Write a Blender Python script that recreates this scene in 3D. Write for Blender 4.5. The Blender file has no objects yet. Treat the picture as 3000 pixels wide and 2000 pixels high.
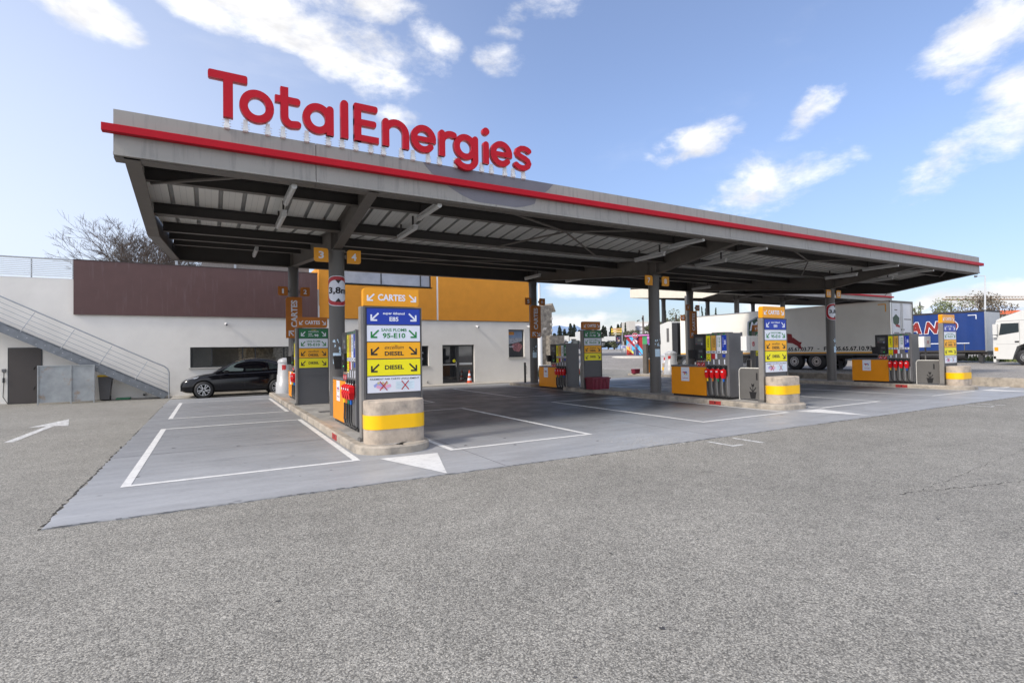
import bpy, bmesh, math, random
from mathutils import Vector, Matrix
R = math.radians
random.seed(7)
S = bpy.context.scene
COL = S.collection
# ------------------------------------------------------------------ camera
CAM = Vector((-2.9028, -14.5294, 1.75)); YAW, PIT, ROL, FPX = .516, .0201, -.0158, 1551.98
_f = Vector((math.sin(YAW)*math.cos(PIT), math.cos(YAW)*math.cos(PIT), math.sin(PIT)))
_r = Vector((math.cos(YAW), -math.sin(YAW), 0)); _u = _r.cross(_f)
_r2 = _r*math.cos(ROL)+_u*math.sin(ROL); _u2 = _u*math.cos(ROL)-_r*math.sin(ROL)
cam = bpy.data.cameras.new('camera'); camo = bpy.data.objects.new('camera', cam); COL.objects.link(camo)
m = Matrix((_r2, _u2, -_f)).transposed().to_4x4(); m.translation = CAM; camo.matrix_world = m
cam.sensor_width = 36; cam.lens = FPX/3000*36; cam.clip_end = 20000; cam.clip_start = .1
S.camera = camo
def at(px, py, d):                       # a point of the world seen at (px,py) of the 3000 px photo, d metres deep
    return CAM + (_f + _r2*((px-1500)/FPX) - _u2*((py-1000)/FPX))*d
# ------------------------------------------------------------------ sky, sun, exposure
SUN_EL, SUN_AZ = 40, -98                # azimuth clockwise from +y
w = bpy.data.worlds.new('World'); S.world = w; w.use_nodes = True
nt = w.node_tree; N = nt.nodes; L = nt.links
bg = N['Background']
def nd(tree, typ, **kw):
    n = tree.nodes.new(typ)
    for k, v in kw.items():
        if k.startswith('i_'):
            key = k[2:]; key = int(key) if key.isdigit() else key
            n.inputs[key].default_value = v
        else: setattr(n, k, v)
    return n
sky = nd(nt, 'ShaderNodeTexSky', sky_type='NISHITA', sun_disc=False, sun_elevation=R(SUN_EL), sun_rotation=R(SUN_AZ), air_density=1.0, dust_density=1.2, ozone_density=2.5)
tc = nd(nt, 'ShaderNodeTexCoord'); sep = nd(nt, 'ShaderNodeSeparateXYZ'); L.new(tc.outputs['Generated'], sep.inputs[0])
def M(op, a, b=None, c=None, tree=nt):
    n = tree.nodes.new('ShaderNodeMath'); n.operation = op
    for i, v in enumerate((a, b, c)):
        if v is None: continue
        if isinstance(v, (int, float)): n.inputs[i].default_value = v
        else: tree.links.new(v, n.inputs[i])
    return n.outputs[0]
AZ = M('ARCTAN2', sep.outputs[0], sep.outputs[1]); EL = M('ARCSINE', sep.outputs[2])
def azel(px, py):
    d = (at(px, py, 1)-CAM).normalized(); return math.atan2(d.x, d.y), math.asin(d.z)
# clouds: (px, py, half length px, half height px, tilt deg, weight)
BL = [(880,70,400,85,-8,1.0),(1040,185,200,80,-22,.95),(230,15,190,80,-12,1.35),(560,10,150,60,-10,1.1),(1020,10,260,60,0,.9),(1265,105,110,50,-30,.8),(1455,175,80,60,-10,.82),(1150,350,75,50,0,.72),
      (2880,110,220,110,22,.85),(2850,420,300,100,24,.82),(2940,300,180,80,30,.7),(2240,530,190,90,10,.85),(2000,440,170,50,14,.72),(2340,380,120,40,35,.66),(2420,500,150,45,12,.66),(1620,20,150,40,0,.6),(1700,835,110,42,0,.95),(1660,945,240,32,0,.9),(1480,95,70,30,0,.62),
      (1800,955,110,40,0,.9),(1720,980,300,25,0,.8),(1930,860,70,28,0,.66),(2920,880,190,60,10,.95),(2760,885,140,35,5,.75),(2380,300,60,35,20,.55),(2060,870,60,25,0,.7),(2250,888,90,30,0,.8),(1500,60,60,30,0,.6)]
best = None
for (px, py, a, b, t, wt) in BL:
    u0, v0 = azel(px, py); ua, va = azel(px+20, py); s = abs(ua-u0)/20; _, vb = azel(px, py-20); s2 = abs(vb-v0)/20
    ct, st = math.cos(R(t)), math.sin(R(t))
    du = M('MULTIPLY', M('SUBTRACT', AZ, u0), 1/s); dv = M('MULTIPLY', M('SUBTRACT', EL, v0), 1/s2)
    x = M('ADD', M('MULTIPLY', du, ct/a), M('MULTIPLY', dv, st/a)); y = M('SUBTRACT', M('MULTIPLY', dv, ct/b), M('MULTIPLY', du, st/b))
    q = M('MULTIPLY_ADD', x, x, M('MULTIPLY', y, y))
    e = M('MULTIPLY', M('SUBTRACT', 1.0, M('MULTIPLY', q, .62)), wt)
    best = e if best is None else M('MAXIMUM', best, e)
def cnoise(scale, detail, rough, sx=1.0, sz=1.6, dist=.4, off=0.0):
    mp = nd(nt, 'ShaderNodeMapping'); mp.inputs['Scale'].default_value = (sx, sx, sz); mp.inputs['Location'].default_value = (off, off, off)
    L.new(tc.outputs['Generated'], mp.inputs[0])
    n = nd(nt, 'ShaderNodeTexNoise', noise_dimensions='3D'); n.inputs['Scale'].default_value = scale; n.inputs['Detail'].default_value = detail; n.inputs['Roughness'].default_value = rough; n.inputs['Distortion'].default_value = dist
    L.new(mp.outputs[0], n.inputs['Vector']); return n.outputs['Fac']
c1 = cnoise(7.5, 12, .62, sz=1.9, dist=.12); c2 = cnoise(2.4, 9, .6, sz=2.6, off=4.0, dist=.2)
bb = M('MAXIMUM', best, -.6)
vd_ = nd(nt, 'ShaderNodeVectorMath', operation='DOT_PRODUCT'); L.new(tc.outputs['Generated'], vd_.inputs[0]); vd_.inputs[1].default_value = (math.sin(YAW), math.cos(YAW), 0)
back_fill = nd(nt, 'ShaderNodeMapRange', interpolation_type='SMOOTHSTEP'); L.new(vd_.outputs['Value'], back_fill.inputs[0]); back_fill.inputs[1].default_value = .45; back_fill.inputs[2].default_value = -.1; back_fill.inputs[4].default_value = .95  # unseen clouds added behind the camera as white fill light
dens = M('ADD', M('ADD', M('MULTIPLY', bb, .85), back_fill.outputs[0]), M('MULTIPLY', M('SUBTRACT', c1, .5), 2.6))
mr = nd(nt, 'ShaderNodeMapRange', interpolation_type='SMOOTHSTEP'); L.new(dens, mr.inputs[0]); mr.inputs[1].default_value = .16; mr.inputs[2].default_value = .95
wisp = nd(nt, 'ShaderNodeMapRange', interpolation_type='SMOOTHSTEP'); L.new(c2, wisp.inputs[0]); wisp.inputs[1].default_value = .56; wisp.inputs[2].default_value = .85; wisp.inputs[4].default_value = .22
cov = M('MINIMUM', M('MAXIMUM', mr.outputs[0], wisp.outputs[0]), 1.0)
# cloud brightness: bright tops, grey undersides where dense
thick = nd(nt, 'ShaderNodeMapRange', interpolation_type='SMOOTHSTEP'); L.new(cnoise(9, 6, .6, off=9.0, sz=2.4), thick.inputs[0]); thick.inputs[1].default_value = .35; thick.inputs[2].default_value = .75; thick.inputs[3].default_value = 1.06; thick.inputs[4].default_value = .74
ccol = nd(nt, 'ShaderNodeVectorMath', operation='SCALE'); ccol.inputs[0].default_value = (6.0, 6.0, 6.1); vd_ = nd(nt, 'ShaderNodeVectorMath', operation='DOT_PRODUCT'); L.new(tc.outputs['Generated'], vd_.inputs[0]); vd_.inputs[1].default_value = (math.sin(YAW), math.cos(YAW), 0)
back_fill = nd(nt, 'ShaderNodeMapRange', interpolation_type='SMOOTHSTEP'); L.new(vd_.outputs['Value'], back_fill.inputs[0]); back_fill.inputs[1].default_value = .45; back_fill.inputs[2].default_value = -.1; back_fill.inputs[4].default_value = .95
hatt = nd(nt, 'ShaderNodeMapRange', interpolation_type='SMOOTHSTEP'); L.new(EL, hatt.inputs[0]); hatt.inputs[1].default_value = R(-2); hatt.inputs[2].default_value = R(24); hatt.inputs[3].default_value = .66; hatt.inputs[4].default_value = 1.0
L.new(M('MULTIPLY', thick.outputs[0], M('MULTIPLY_ADD', back_fill.outputs[0], 1.0, 1.0)), ccol.inputs['Scale'])  # the added clouds behind the camera are brightened to fill the scene
# haze towards the sun side and the horizon
tint = nd(nt, 'ShaderNodeMix', data_type='RGBA', blend_type='MULTIPLY'); tint.inputs[0].default_value = 1; sks = nd(nt, 'ShaderNodeVectorMath', operation='SCALE'); L.new(sky.outputs[0], sks.inputs[0]); L.new(sks.outputs[0], tint.inputs[6]); tint.inputs[7].default_value = (1.08, 1.06, 1.16, 1)
azf = nd(nt, 'ShaderNodeMapRange', interpolation_type='SMOOTHSTEP'); L.new(AZ, azf.inputs[0]); azf.inputs[1].default_value = R(38); azf.inputs[2].default_value = R(-22); azf.inputs[3].default_value = 0; azf.inputs[4].default_value = .72
elf = nd(nt, 'ShaderNodeMapRange'); L.new(EL, elf.inputs[0]); elf.inputs[1].default_value = R(42); elf.inputs[2].default_value = R(10)
hz = M('ADD', .07, M('MULTIPLY', azf.outputs[0], M('ADD', .22, M('MULTIPLY', elf.outputs[0], .62))))
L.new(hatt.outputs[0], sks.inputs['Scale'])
hmix = nd(nt, 'ShaderNodeMix', data_type='RGBA'); L.new(hz, hmix.inputs[0]); L.new(tint.outputs[2], hmix.inputs[6]); hmix.inputs[7].default_value = (5.4, 5.75, 6.5, 1)
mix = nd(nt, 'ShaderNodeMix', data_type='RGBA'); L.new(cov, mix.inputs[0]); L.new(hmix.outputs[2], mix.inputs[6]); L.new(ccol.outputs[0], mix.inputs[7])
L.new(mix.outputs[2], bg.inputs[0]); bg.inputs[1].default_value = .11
sun = bpy.data.lights.new('sun', 'SUN'); sun.energy = 2.1; sun.angle = R(10); sun.color = (1, .92, .80)
so = bpy.data.objects.new('sun', sun); COL.objects.link(so)
so.rotation_euler = (R(90-SUN_EL), 0, -R(SUN_AZ)+math.pi)
# light travels along local -Z: check and aim explicitly
dv_ = Vector((math.sin(R(SUN_AZ))*math.cos(R(SUN_EL)), math.cos(R(SUN_AZ))*math.cos(R(SUN_EL)), math.sin(R(SUN_EL))))
so.rotation_euler = dv_.to_track_quat('Z', 'Y').to_euler()
vs = S.view_settings; vs.view_transform = 'Standard'; vs.look = 'None'; vs.exposure = .82; vs.gamma = 1
S.cycles.max_bounces = 8
# ------------------------------------------------------------------ materials
MATS = {}
def mat(name, col, rough=.6, metal=0.0, var=.10, vscale=3.0, bump=0.0, bscale=60, stretch=(1,1,1), spec=.5, dirt=None, dscale=1.2, dstretch=(1,1,1), dlo=.5, dhi=.8, emit=None, coat=0, alpha=1, trans=0):
    if name in MATS: return MATS[name]
    mt = bpy.data.materials.new(name); mt.use_nodes = True; t = mt.node_tree; b = t.nodes['Principled BSDF']
    b.inputs['Roughness'].default_value = rough; b.inputs['Metallic'].default_value = metal; b.inputs['Specular IOR Level'].default_value = spec
    if coat: b.inputs['Coat Weight'].default_value = coat; b.inputs['Coat Roughness'].default_value = .06
    if trans: b.inputs['Transmission Weight'].default_value = trans
    g = t.nodes.new('ShaderNodeNewGeometry')
    def noise(sc, st, det=5):
        mp = t.nodes.new('ShaderNodeMapping'); mp.inputs['Scale'].default_value = st; t.links.new(g.outputs['Position'], mp.inputs[0])
        n = t.nodes.new('ShaderNodeTexNoise'); n.inputs['Scale'].default_value = sc; n.inputs['Detail'].default_value = det; n.inputs['Roughness'].default_value = .6; t.links.new(mp.outputs[0], n.inputs['Vector']); return n.outputs['Fac']
    if var or dirt:
        n = noise(vscale, stretch)
        r = t.nodes.new('ShaderNodeMapRange'); t.links.new(n, r.inputs[0]); r.inputs[1].default_value = .3; r.inputs[2].default_value = .7; r.inputs[3].default_value = 1-var; r.inputs[4].default_value = 1+var
        sc = t.nodes.new('ShaderNodeVectorMath'); sc.operation = 'SCALE'; sc.inputs[0].default_value = col[:3]; t.links.new(r.outputs[0], sc.inputs['Scale']); out = sc.outputs[0]
        if dirt:
            n2 = noise(dscale, dstretch, 7); r2 = t.nodes.new('ShaderNodeMapRange'); t.links.new(n2, r2.inputs[0]); r2.inputs[1].default_value = dlo; r2.inputs[2].default_value = dhi
            mx = t.nodes.new('ShaderNodeMix'); mx.data_type = 'RGBA'; t.links.new(r2.outputs[0], mx.inputs[0]); t.links.new(out, mx.inputs[6]); mx.inputs[7].default_value = (*dirt, 1); out = mx.outputs[2]
        t.links.new(out, b.inputs['Base Color'])
    else: b.inputs['Base Color'].default_value = (*col[:3], 1)
    if bump:
        bn = t.nodes.new('ShaderNodeBump'); bn.inputs['Strength'].default_value = bump; bn.inputs['Distance'].default_value = .01
        t.links.new(noise(bscale, (1,1,1), 3), bn.inputs['Height']); t.links.new(bn.outputs[0], b.inputs['Normal'])
    if emit: b.inputs['Emission Color'].default_value = (*emit[:3], 1); b.inputs['Emission Strength'].default_value = emit[3]
    MATS[name] = mt; return mt
def srgb(r, g, b, k=1.0):
    f = lambda c: (c/255/12.92 if c/255 <= .04045 else ((c/255+.055)/1.055)**2.4)*k
    return (f(r), f(g), f(b))
# ------------------------------------------------------------------ mesh builder
class Fr:                                   # a flat frame: origin, right, up; n = outward
    def __init__(s, o, r, u): s.o = Vector(o); s.r = Vector(r).normalized(); s.u = Vector(u).normalized(); s.n = s.r.cross(s.u)
    def p(s, a, b, c=0.0): return s.o + s.r*a + s.u*b + s.n*c
FRONT = lambda o: Fr(o, (1,0,0), (0,0,1))   # faces -y
LEFT = lambda o: Fr(o, (0,-1,0), (0,0,1))   # faces -x
RIGHT = lambda o: Fr(o, (0,1,0), (0,0,1))   # faces +x
TOP = lambda o: Fr(o, (1,0,0), (0,1,0))     # faces +z
_tc = {}
def text_mesh(s, bold=0.0, shear=0.0):
    k = (s, bold, shear)
    if k in _tc: return _tc[k]
    cu = bpy.data.curves.new('t', 'FONT'); cu.body = s; cu.offset = bold; cu.shear = shear; cu.resolution_u = 3
    o = bpy.data.objects.new('t', cu); COL.objects.link(o); dg = bpy.context.evaluated_depsgraph_get(); dg.update()
    me = bpy.data.meshes.new_from_object(o.evaluated_get(dg))
    V = [tuple(v.co[:2]) for v in me.vertices]; F = [tuple(p.vertices) for p in me.polygons]
    bpy.data.objects.remove(o); bpy.data.curves.remove(cu); bpy.data.meshes.remove(me)
    x0 = min(v[0] for v in V); x1 = max(v[0] for v in V); y0 = min(v[1] for v in V); y1 = max(v[1] for v in V)
    V = [((v[0]-x0)/(x1-x0)-.5, (v[1]-y0)/(y1-y0)-.5) for v in V]
    _tc[k] = (V, F, (x1-x0)/(y1-y0)); return _tc[k]
class MB:
    def __init__(s): s.v = []; s.f = []; s.m = []; s.mats = []; s.sm = []
    def mi(s, m_):
        if m_ not in s.mats: s.mats.append(m_)
        return s.mats.index(m_)
    def add(s, V, F, m_, smooth=False):
        b = len(s.v); s.v += [tuple(v) for v in V]; i = s.mi(m_)
        for f in F: s.f.append(tuple(b+k for k in f)); s.m.append(i); s.sm.append(smooth)
    def hexa(s, P, m_): s.add(P, [(0,3,2,1),(4,5,6,7),(0,1,5,4),(1,2,6,5),(2,3,7,6),(3,0,4,7)], m_)
    def box(s, x0, x1, y0, y1, z0, z1, m_, bev=0.0):
        if bev:
            bm = bmesh.new(); bmesh.ops.create_cube(bm, size=1)
            for v in bm.verts: v.co = Vector(((x0+x1)/2+v.co.x*(x1-x0), (y0+y1)/2+v.co.y*(y1-y0), (z0+z1)/2+v.co.z*(z1-z0)))
            bmesh.ops.bevel(bm, geom=bm.edges[:], offset=bev, segments=2, affect='EDGES', profile=.6)
            bm.verts.index_update(); s.add([v.co[:] for v in bm.verts], [tuple(v.index for v in f.verts) for f in bm.faces], m_); bm.free()
        else: s.hexa([(x0,y0,z0),(x1,y0,z0),(x1,y1,z0),(x0,y1,z0),(x0,y0,z1),(x1,y0,z1),(x1,y1,z1),(x0,y1,z1)], m_)
    def fbox(s, F, a0, a1, b0, b1, c0, c1, m_): s.hexa([F.p(a0,b0,c0),F.p(a1,b0,c0),F.p(a1,b1,c0),F.p(a0,b1,c0),F.p(a0,b0,c1),F.p(a1,b0,c1),F.p(a1,b1,c1),F.p(a0,b1,c1)], m_)
    def fprism(s, F, poly, c0, c1, m_, smooth=False):
        n = len(poly); A = [F.p(a,b,c0) for a,b in poly]; B = [F.p(a,b,c1) for a,b in poly]
        s.add(A+B, [tuple(range(n))[::-1], tuple(range(n, 2*n))], m_)
        s.add(A+B, [(i,(i+1)%n,n+(i+1)%n,n+i) for i in range(n)], m_, smooth)
    def quad(s, P, m_): s.add(P, [tuple(range(len(P)))], m_)
    def fquad(s, F, a0, a1, b0, b1, c, m_): s.quad([F.p(a0,b0,c),F.p(a1,b0,c),F.p(a1,b1,c),F.p(a0,b1,c)], m_)
    def rrect(s, F, a0, a1, b0, b1, r, c0, c1, m_, corners=(1,1,1,1), seg=5):   # corners: bl, br, tr, tl
        P = []
        for (cx, cy, st, on) in ((a0+r,b0+r,180,corners[0]),(a1-r,b0+r,270,corners[1]),(a1-r,b1-r,0,corners[2]),(a0+r,b1-r,90,corners[3])):
            if on:
                for k in range(seg+1): t = R(st+90*k/seg); P.append((cx+r*math.cos(t), cy+r*math.sin(t)))
            else: P.append((cx+(-r if st in (180,90) else r), cy+(-r if st in (180,270) else r)))
        s.fprism(F, P, c0, c1, m_)
    def tube(s, pts, r, m_, seg=8, cap=True):
        pts = [Vector(p) for p in pts]; n = len(pts); rr = r if isinstance(r, (list, tuple)) else [r]*n; V = []; up = None
        for i, p in enumerate(pts):
            d = (pts[min(i+1,n-1)]-pts[max(i-1,0)]).normalized()
            if up is None: up = Vector((0,0,1)) if abs(d.z) < .9 else Vector((1,0,0))
            a = d.cross(up); a = a.normalized() if a.length > 1e-6 else Vector((1,0,0)); b = a.cross(d).normalized(); up = b
            for k in range(seg): t = 2*math.pi*k/seg; V.append(p+(a*math.cos(t)+b*math.sin(t))*rr[i])
        F = [(i*seg+k, i*seg+(k+1)%seg, (i+1)*seg+(k+1)%seg, (i+1)*seg+k) for i in range(n-1) for k in range(seg)]
        s.add(V, F, m_, True)
        if cap: s.add(V[:seg]+V[-seg:], [tuple(range(seg))[::-1], tuple(range(seg, 2*seg))], m_)
    def lathe(s, c, prof, m_, seg=24, sx=1, sy=1):
        c = Vector(c); V = [(c.x+r*math.cos(2*math.pi*k/seg)*sx, c.y+r*math.sin(2*math.pi*k/seg)*sy, c.z+z) for r, z in prof for k in range(seg)]
        n = len(prof); s.add(V, [(i*seg+k, i*seg+(k+1)%seg, (i+1)*seg+(k+1)%seg, (i+1)*seg+k) for i in range(n-1) for k in range(seg)], m_, True)
        s.add(V[:seg]+V[-seg:], [tuple(range(seg))[::-1], tuple(range(seg, 2*seg))], m_)
    def text(s, F, t, a, b, c, m_, w=None, h=None, bold=.0, shear=0.0, rot=0):
        V, Fc, ar = text_mesh(t, bold, shear)
        if h is None: h = w/ar
        if w is None: w = h*ar
        cr, sr = math.cos(R(rot)), math.sin(R(rot)); s.add([F.p(a+x*w*cr-y*h*sr, b+x*w*sr+y*h*cr, c) for x, y in V], Fc, m_)
    def stroke(s, F, pts, wd, c0, c1, m_, r0=False, r1=False):
        pts = [Vector((p[0], p[1])) for p in pts]; n = len(pts); Lf = []; Rt = []; h = wd/2
        for i, p in enumerate(pts):
            d = (pts[min(i+1,n-1)]-pts[max(i-1,0)]).normalized(); q = Vector((-d.y, d.x))*h; Lf.append(p+q); Rt.append(p-q)
        cap1 = []; cap0 = []
        if r1:
            d = (pts[-1]-pts[-2]).normalized(); q = Vector((-d.y, d.x))
            cap1 = [pts[-1]-q*h*math.cos(math.pi*k/8)+d*h*math.sin(math.pi*k/8) for k in range(1,8)]
        if r0:
            d = (pts[0]-pts[1]).normalized(); q = Vector((-d.y, d.x))
            cap0 = [pts[0]-q*h*math.cos(math.pi*k/8)+d*h*math.sin(math.pi*k/8) for k in range(1,8)]
        loop = Rt+cap1+Lf[::-1]+cap0; N_ = len(loop)
        A = [F.p(v.x,v.y,c0) for v in loop]; B = [F.p(v.x,v.y,c1) for v in loop]; idx = list(range(N_)); k1 = len(cap1)
        Fs = []
        for i in range(n-1):
            a_, b_, c_, d_ = i, i+1, n+k1+(n-1-(i+1)), n+k1+(n-1-i)
            Fs.append((N_+a_, N_+b_, N_+c_, N_+d_)); Fs.append((d_, c_, b_, a_))
        if cap1: q = [n-1]+list(range(n, n+k1))+[n+k1]; Fs.append(tuple(N_+j for j in q)); Fs.append(tuple(q[::-1]))
        if cap0: q = [2*n+k1-1]+list(range(2*n+k1, N_))+[0]; Fs.append(tuple(N_+j for j in q)); Fs.append(tuple(q[::-1]))
        s.add(A+B, Fs, m_); s.add(A+B, [(i,(i+1)%N_,N_+(i+1)%N_,N_+i) for i in range(N_)], m_)
    def build(s, name, parent=None, loc=None, label=None, cat=None, group=None, kind=None):
        me = bpy.data.meshes.new(name); o0 = Vector(loc) if loc is not None else Vector((0,0,0))
        me.from_pydata([Vector(v)-o0 for v in s.v], [], s.f)
        for q in s.mats: me.materials.append(q)
        me.polygons.foreach_set('material_index', s.m); me.polygons.foreach_set('use_smooth', s.sm); me.update()
        o = bpy.data.objects.new(name, me); COL.objects.link(o)
        if parent: o.parent = parent
        elif loc is not None: o.location = loc
        tag(o, label, cat, group, kind); return o
def tag(o, label=None, cat=None, group=None, kind=None):
    if label: o['label'] = label
    if cat: o['category'] = cat
    if group: o['group'] = group
    if kind: o['kind'] = kind
    return o
def empty(name, loc, label, cat, group=None, rz=0):
    o = bpy.data.objects.new(name, None); COL.objects.link(o); o.location = loc; o.rotation_euler.z = rz; o.empty_display_size = .2
    return tag(o, label, cat, group)
def copy_tree(o, loc=None, label=None, parent=None):
    c = o.copy(); COL.objects.link(c)
    if parent: c.parent = parent
    if loc is not None: c.location = loc
    if label: c['label'] = label
    for ch in list(o.children): copy_tree(ch, parent=c)
    return c
def arrow(mb, F, cx, cy, s, c, m_, flip=False, wd=.2):    # arrow to the lower left (or lower right)
    k = -1 if flip else 1
    P = lambda x, y: (cx+k*(x-.5)*s, cy+(y-.5)*s)
    mb.stroke(F, [P(.98,.95), P(.12,.14)], wd*s, c-.001, c, m_)
    mb.stroke(F, [P(.1,.78), P(.1,.02)], wd*s, c-.001, c+.0007, m_); mb.stroke(F, [P(.01,.1), P(.80,.1)], wd*s, c-.001, c+.0014, m_)
C_ = dict
M_STEEL = mat('painted_steel_taupe', (.115,.102,.09), .55, var=.12, vscale=2, dirt=(.16,.15,.135), dscale=6, dlo=.6, dhi=.9)
M_STEELD = mat('painted_steel_dark', (.034,.03,.028), .6, var=.12, vscale=2)
M_COLUMN = mat('column_paint', (.105,.1,.095), .5, var=.06, vscale=1.5, bump=.15, bscale=250)
M_FASCIA = mat('fascia_panel', (.285,.272,.25), .45, var=.05, vscale=1.2, dirt=(.17,.165,.16), dscale=3.5, dstretch=(3,1,.35), dlo=.52, dhi=.82)
M_FASCIAD = mat('fascia_swoosh', (.15,.147,.172), .5, var=.05)
M_RED = mat('band_red', srgb(168,8,30), .5, var=.05, vscale=2, spec=.2)
M_LRED = mat('letter_red', srgb(176,0,28), .42, var=.04, spec=.25)
M_LSIDE = mat('letter_side', srgb(150,30,42), .35, var=.03)
M_WHITE = mat('white_paint', (.72,.72,.72), .4, var=.03)
M_DECK = mat('deck_sheet', (.64,.635,.60), .4, metal=.0, var=.05, vscale=.8)
M_GROOVE = mat('deck_groove_shade', (.34,.34,.33), .6)  # recessed faces of the same sheet, their shade painted in
M_ORANGE = mat('sign_orange', srgb(224,150,0), .4, var=.03)
M_ORANGEB = mat('sign_orange_shaded', srgb(176,102,14), .5, var=.08)  # sign orange darkened to paint in the shade deep under the canopies
M_PORANGE = mat('cabinet_orange', srgb(226,142,0), .38, var=.04, vscale=4)
M_SWHITE = mat('sign_white', srgb(215,219,230), .4, var=.02)
M_BLUE = mat('sign_blue', srgb(0,48,158), .4, var=.02)
M_GREEN = mat('sign_green', srgb(0,105,55), .4, var=.02)
M_TGREEN = mat('text_green', srgb(0,120,50), .4, var=0)
M_YEL = mat('sign_yellow', srgb(236,224,0), .4, var=.02)
M_SAFF = mat('sign_saffron', srgb(240,170,0), .4, var=.02)
M_BLACK = mat('black_ink', (.01,.01,.012), .5, var=0)
M_BPLAST = mat('black_plastic', (.02,.02,.022), .4, var=.1)
M_RUB = mat('rubber', (.018,.018,.02), .55, var=.1)
M_GREY = mat('pump_grey', (.14,.14,.148), .42, metal=.2, var=.05, vscale=3)
M_DGREY = mat('totem_grey', (.115,.112,.11), .5, var=.05)
M_DGREY2 = mat('totem_panel', (.085,.085,.092), .5, var=.04)
M_ALU = mat('brushed_aluminium', (.6,.6,.6), .3, metal=.9, var=.05)
M_CONC = mat('kerb_concrete', (.34,.30,.25), .85, var=.22, vscale=5, bump=.5, bscale=60, dirt=(.13,.125,.12), dscale=2.2, dlo=.5, dhi=.72)
M_CONC2 = mat('bollard_concrete', (.43,.36,.29), .85, var=.16, vscale=6, bump=.5, bscale=60, dirt=(.19,.17,.15), dscale=3.5, dlo=.52, dhi=.75)
M_PAD = mat('island_concrete', (.30,.29,.275), .8, var=.25, vscale=2.5, bump=.4, bscale=60)
M_TAPE = mat('yellow_tape', srgb(240,186,0), .3, var=.03)
M_BOOT = mat('nozzle_boot_red', srgb(214,20,28), .4, var=.05)
# ================================================================== GROUND
def sm(t): t = max(0.0, min(1.0, t)); return t*t*(3-2*t)
def G(x, y):                                # asphalt level, rising gently far away
    s_ = .493*x+.87*y
    return 1.45*sm((s_-20)/45)+max(0, s_-65)*.004
def GP(x, y): return G(x, y)+.36*(1-sm((y-9)/9))
def sheet(name, xs, ys, zf, m_, label=None, kind='structure'):
    mb = MB(); V = [(x, y, zf(x, y)) for y in ys for x in xs]; n = len(xs)
    mb.add(V, [(j*n+i, j*n+i+1, (j+1)*n+i+1, (j+1)*n+i) for j in range(len(ys)-1) for i in range(n-1)], m_, True)
    return mb.build(name, kind=kind)
def asphalt_mat(name, base, warm, agg=75):
    mt = bpy.data.materials.new(name); mt.use_nodes = True; t = mt.node_tree; b = t.nodes['Principled BSDF']; b.inputs['Roughness'].default_value = .85
    g = nd(t, 'ShaderNodeNewGeometry'); P = g.outputs['Position']
    vo = nd(t, 'ShaderNodeTexVoronoi', feature='F1'); vo.inputs['Scale'].default_value = agg; t.links.new(P, vo.inputs['Vector'])
    vo2 = nd(t, 'ShaderNodeTexVoronoi', feature='F1'); vo2.inputs['Scale'].default_value = agg*.45; t.links.new(P, vo2.inputs['Vector'])
    def nz(sc, det, ro=.6):
        n = nd(t, 'ShaderNodeTexNoise'); n.inputs['Scale'].default_value = sc; n.inputs['Detail'].default_value = det; n.inputs['Roughness'].default_value = ro; t.links.new(P, n.inputs['Vector']); return n.outputs['Fac']
    def mrg(v, a, b_, c, d):
        r = nd(t, 'ShaderNodeMapRange'); t.links.new(v, r.inputs[0]); r.inputs[1].default_value = a; r.inputs[2].default_value = b_; r.inputs[3].default_value = c; r.inputs[4].default_value = d; return r.outputs[0]
    s1 = nd(t, 'ShaderNodeSeparateColor'); t.links.new(vo.outputs['Color'], s1.inputs[0]); s2 = nd(t, 'ShaderNodeSeparateColor'); t.links.new(vo2.outputs['Color'], s2.inputs[0])
    st = mrg(s1.outputs[0], 0, 1, .42, 1.55); st2 = mrg(s2.outputs[1], 0, 1, .86, 1.14)
    gap = mrg(vo.outputs['Distance'], .3, .75, 1.0, .62)
    big = mrg(nz(.35, 6), .3, .7, .86, 1.13); mid = mrg(nz(3.0, 6, .7), .3, .72, .86, 1.12)
    dots = mrg(nz(9, 3), .68, .76, 1.0, .62)
    f = M('MULTIPLY', M('MULTIPLY', st, st2, tree=t), M('MULTIPLY', gap, M('MULTIPLY', big, M('MULTIPLY', mid, dots, tree=t), tree=t), tree=t), tree=t)
    hue = nd(t, 'ShaderNodeMix', data_type='RGBA'); t.links.new(s1.outputs[2], hue.inputs[0]); hue.inputs[6].default_value = (*base, 1); hue.inputs[7].default_value = (*warm, 1)
    sc = nd(t, 'ShaderNodeVectorMath', operation='SCALE'); t.links.new(hue.outputs[2], sc.inputs[0]); t.links.new(f, sc.inputs['Scale'])
    t.links.new(sc.outputs[0], b.inputs['Base Color'])
    bn = nd(t, 'ShaderNodeBump'); bn.inputs['Strength'].default_value = .7; bn.inputs['Distance'].default_value = .004; bn.invert = True; t.links.new(vo.outputs['Distance'], bn.inputs['Height']); t.links.new(bn.outputs[0], b.inputs['Normal'])
    return mt
M_ASPH = asphalt_mat('asphalt', (.255,.246,.222), (.315,.299,.262), 105)
M_ASPH2 = asphalt_mat('asphalt_plateau', (.30,.285,.26), (.36,.33,.30), 60)
xs = [-400,-120,-60,-30,-15,0,12,20,25.8]; ys = [-60,-20,0,8,12,16,20,26,32,38,44,50,56,62,68,76,90,110,140,200,500]
sheet('ground', xs, ys, lambda x, y: max(0, G(x, y)) if y > 8 else 0, M_ASPH)
xs = [25.8,28,32,38,44,50,56,62,70,80,100,140,300,900]
sheet('upper_pavement', xs, [-200,-60,-20,-6,0]+ys[3:], GP, M_ASPH2)
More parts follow.
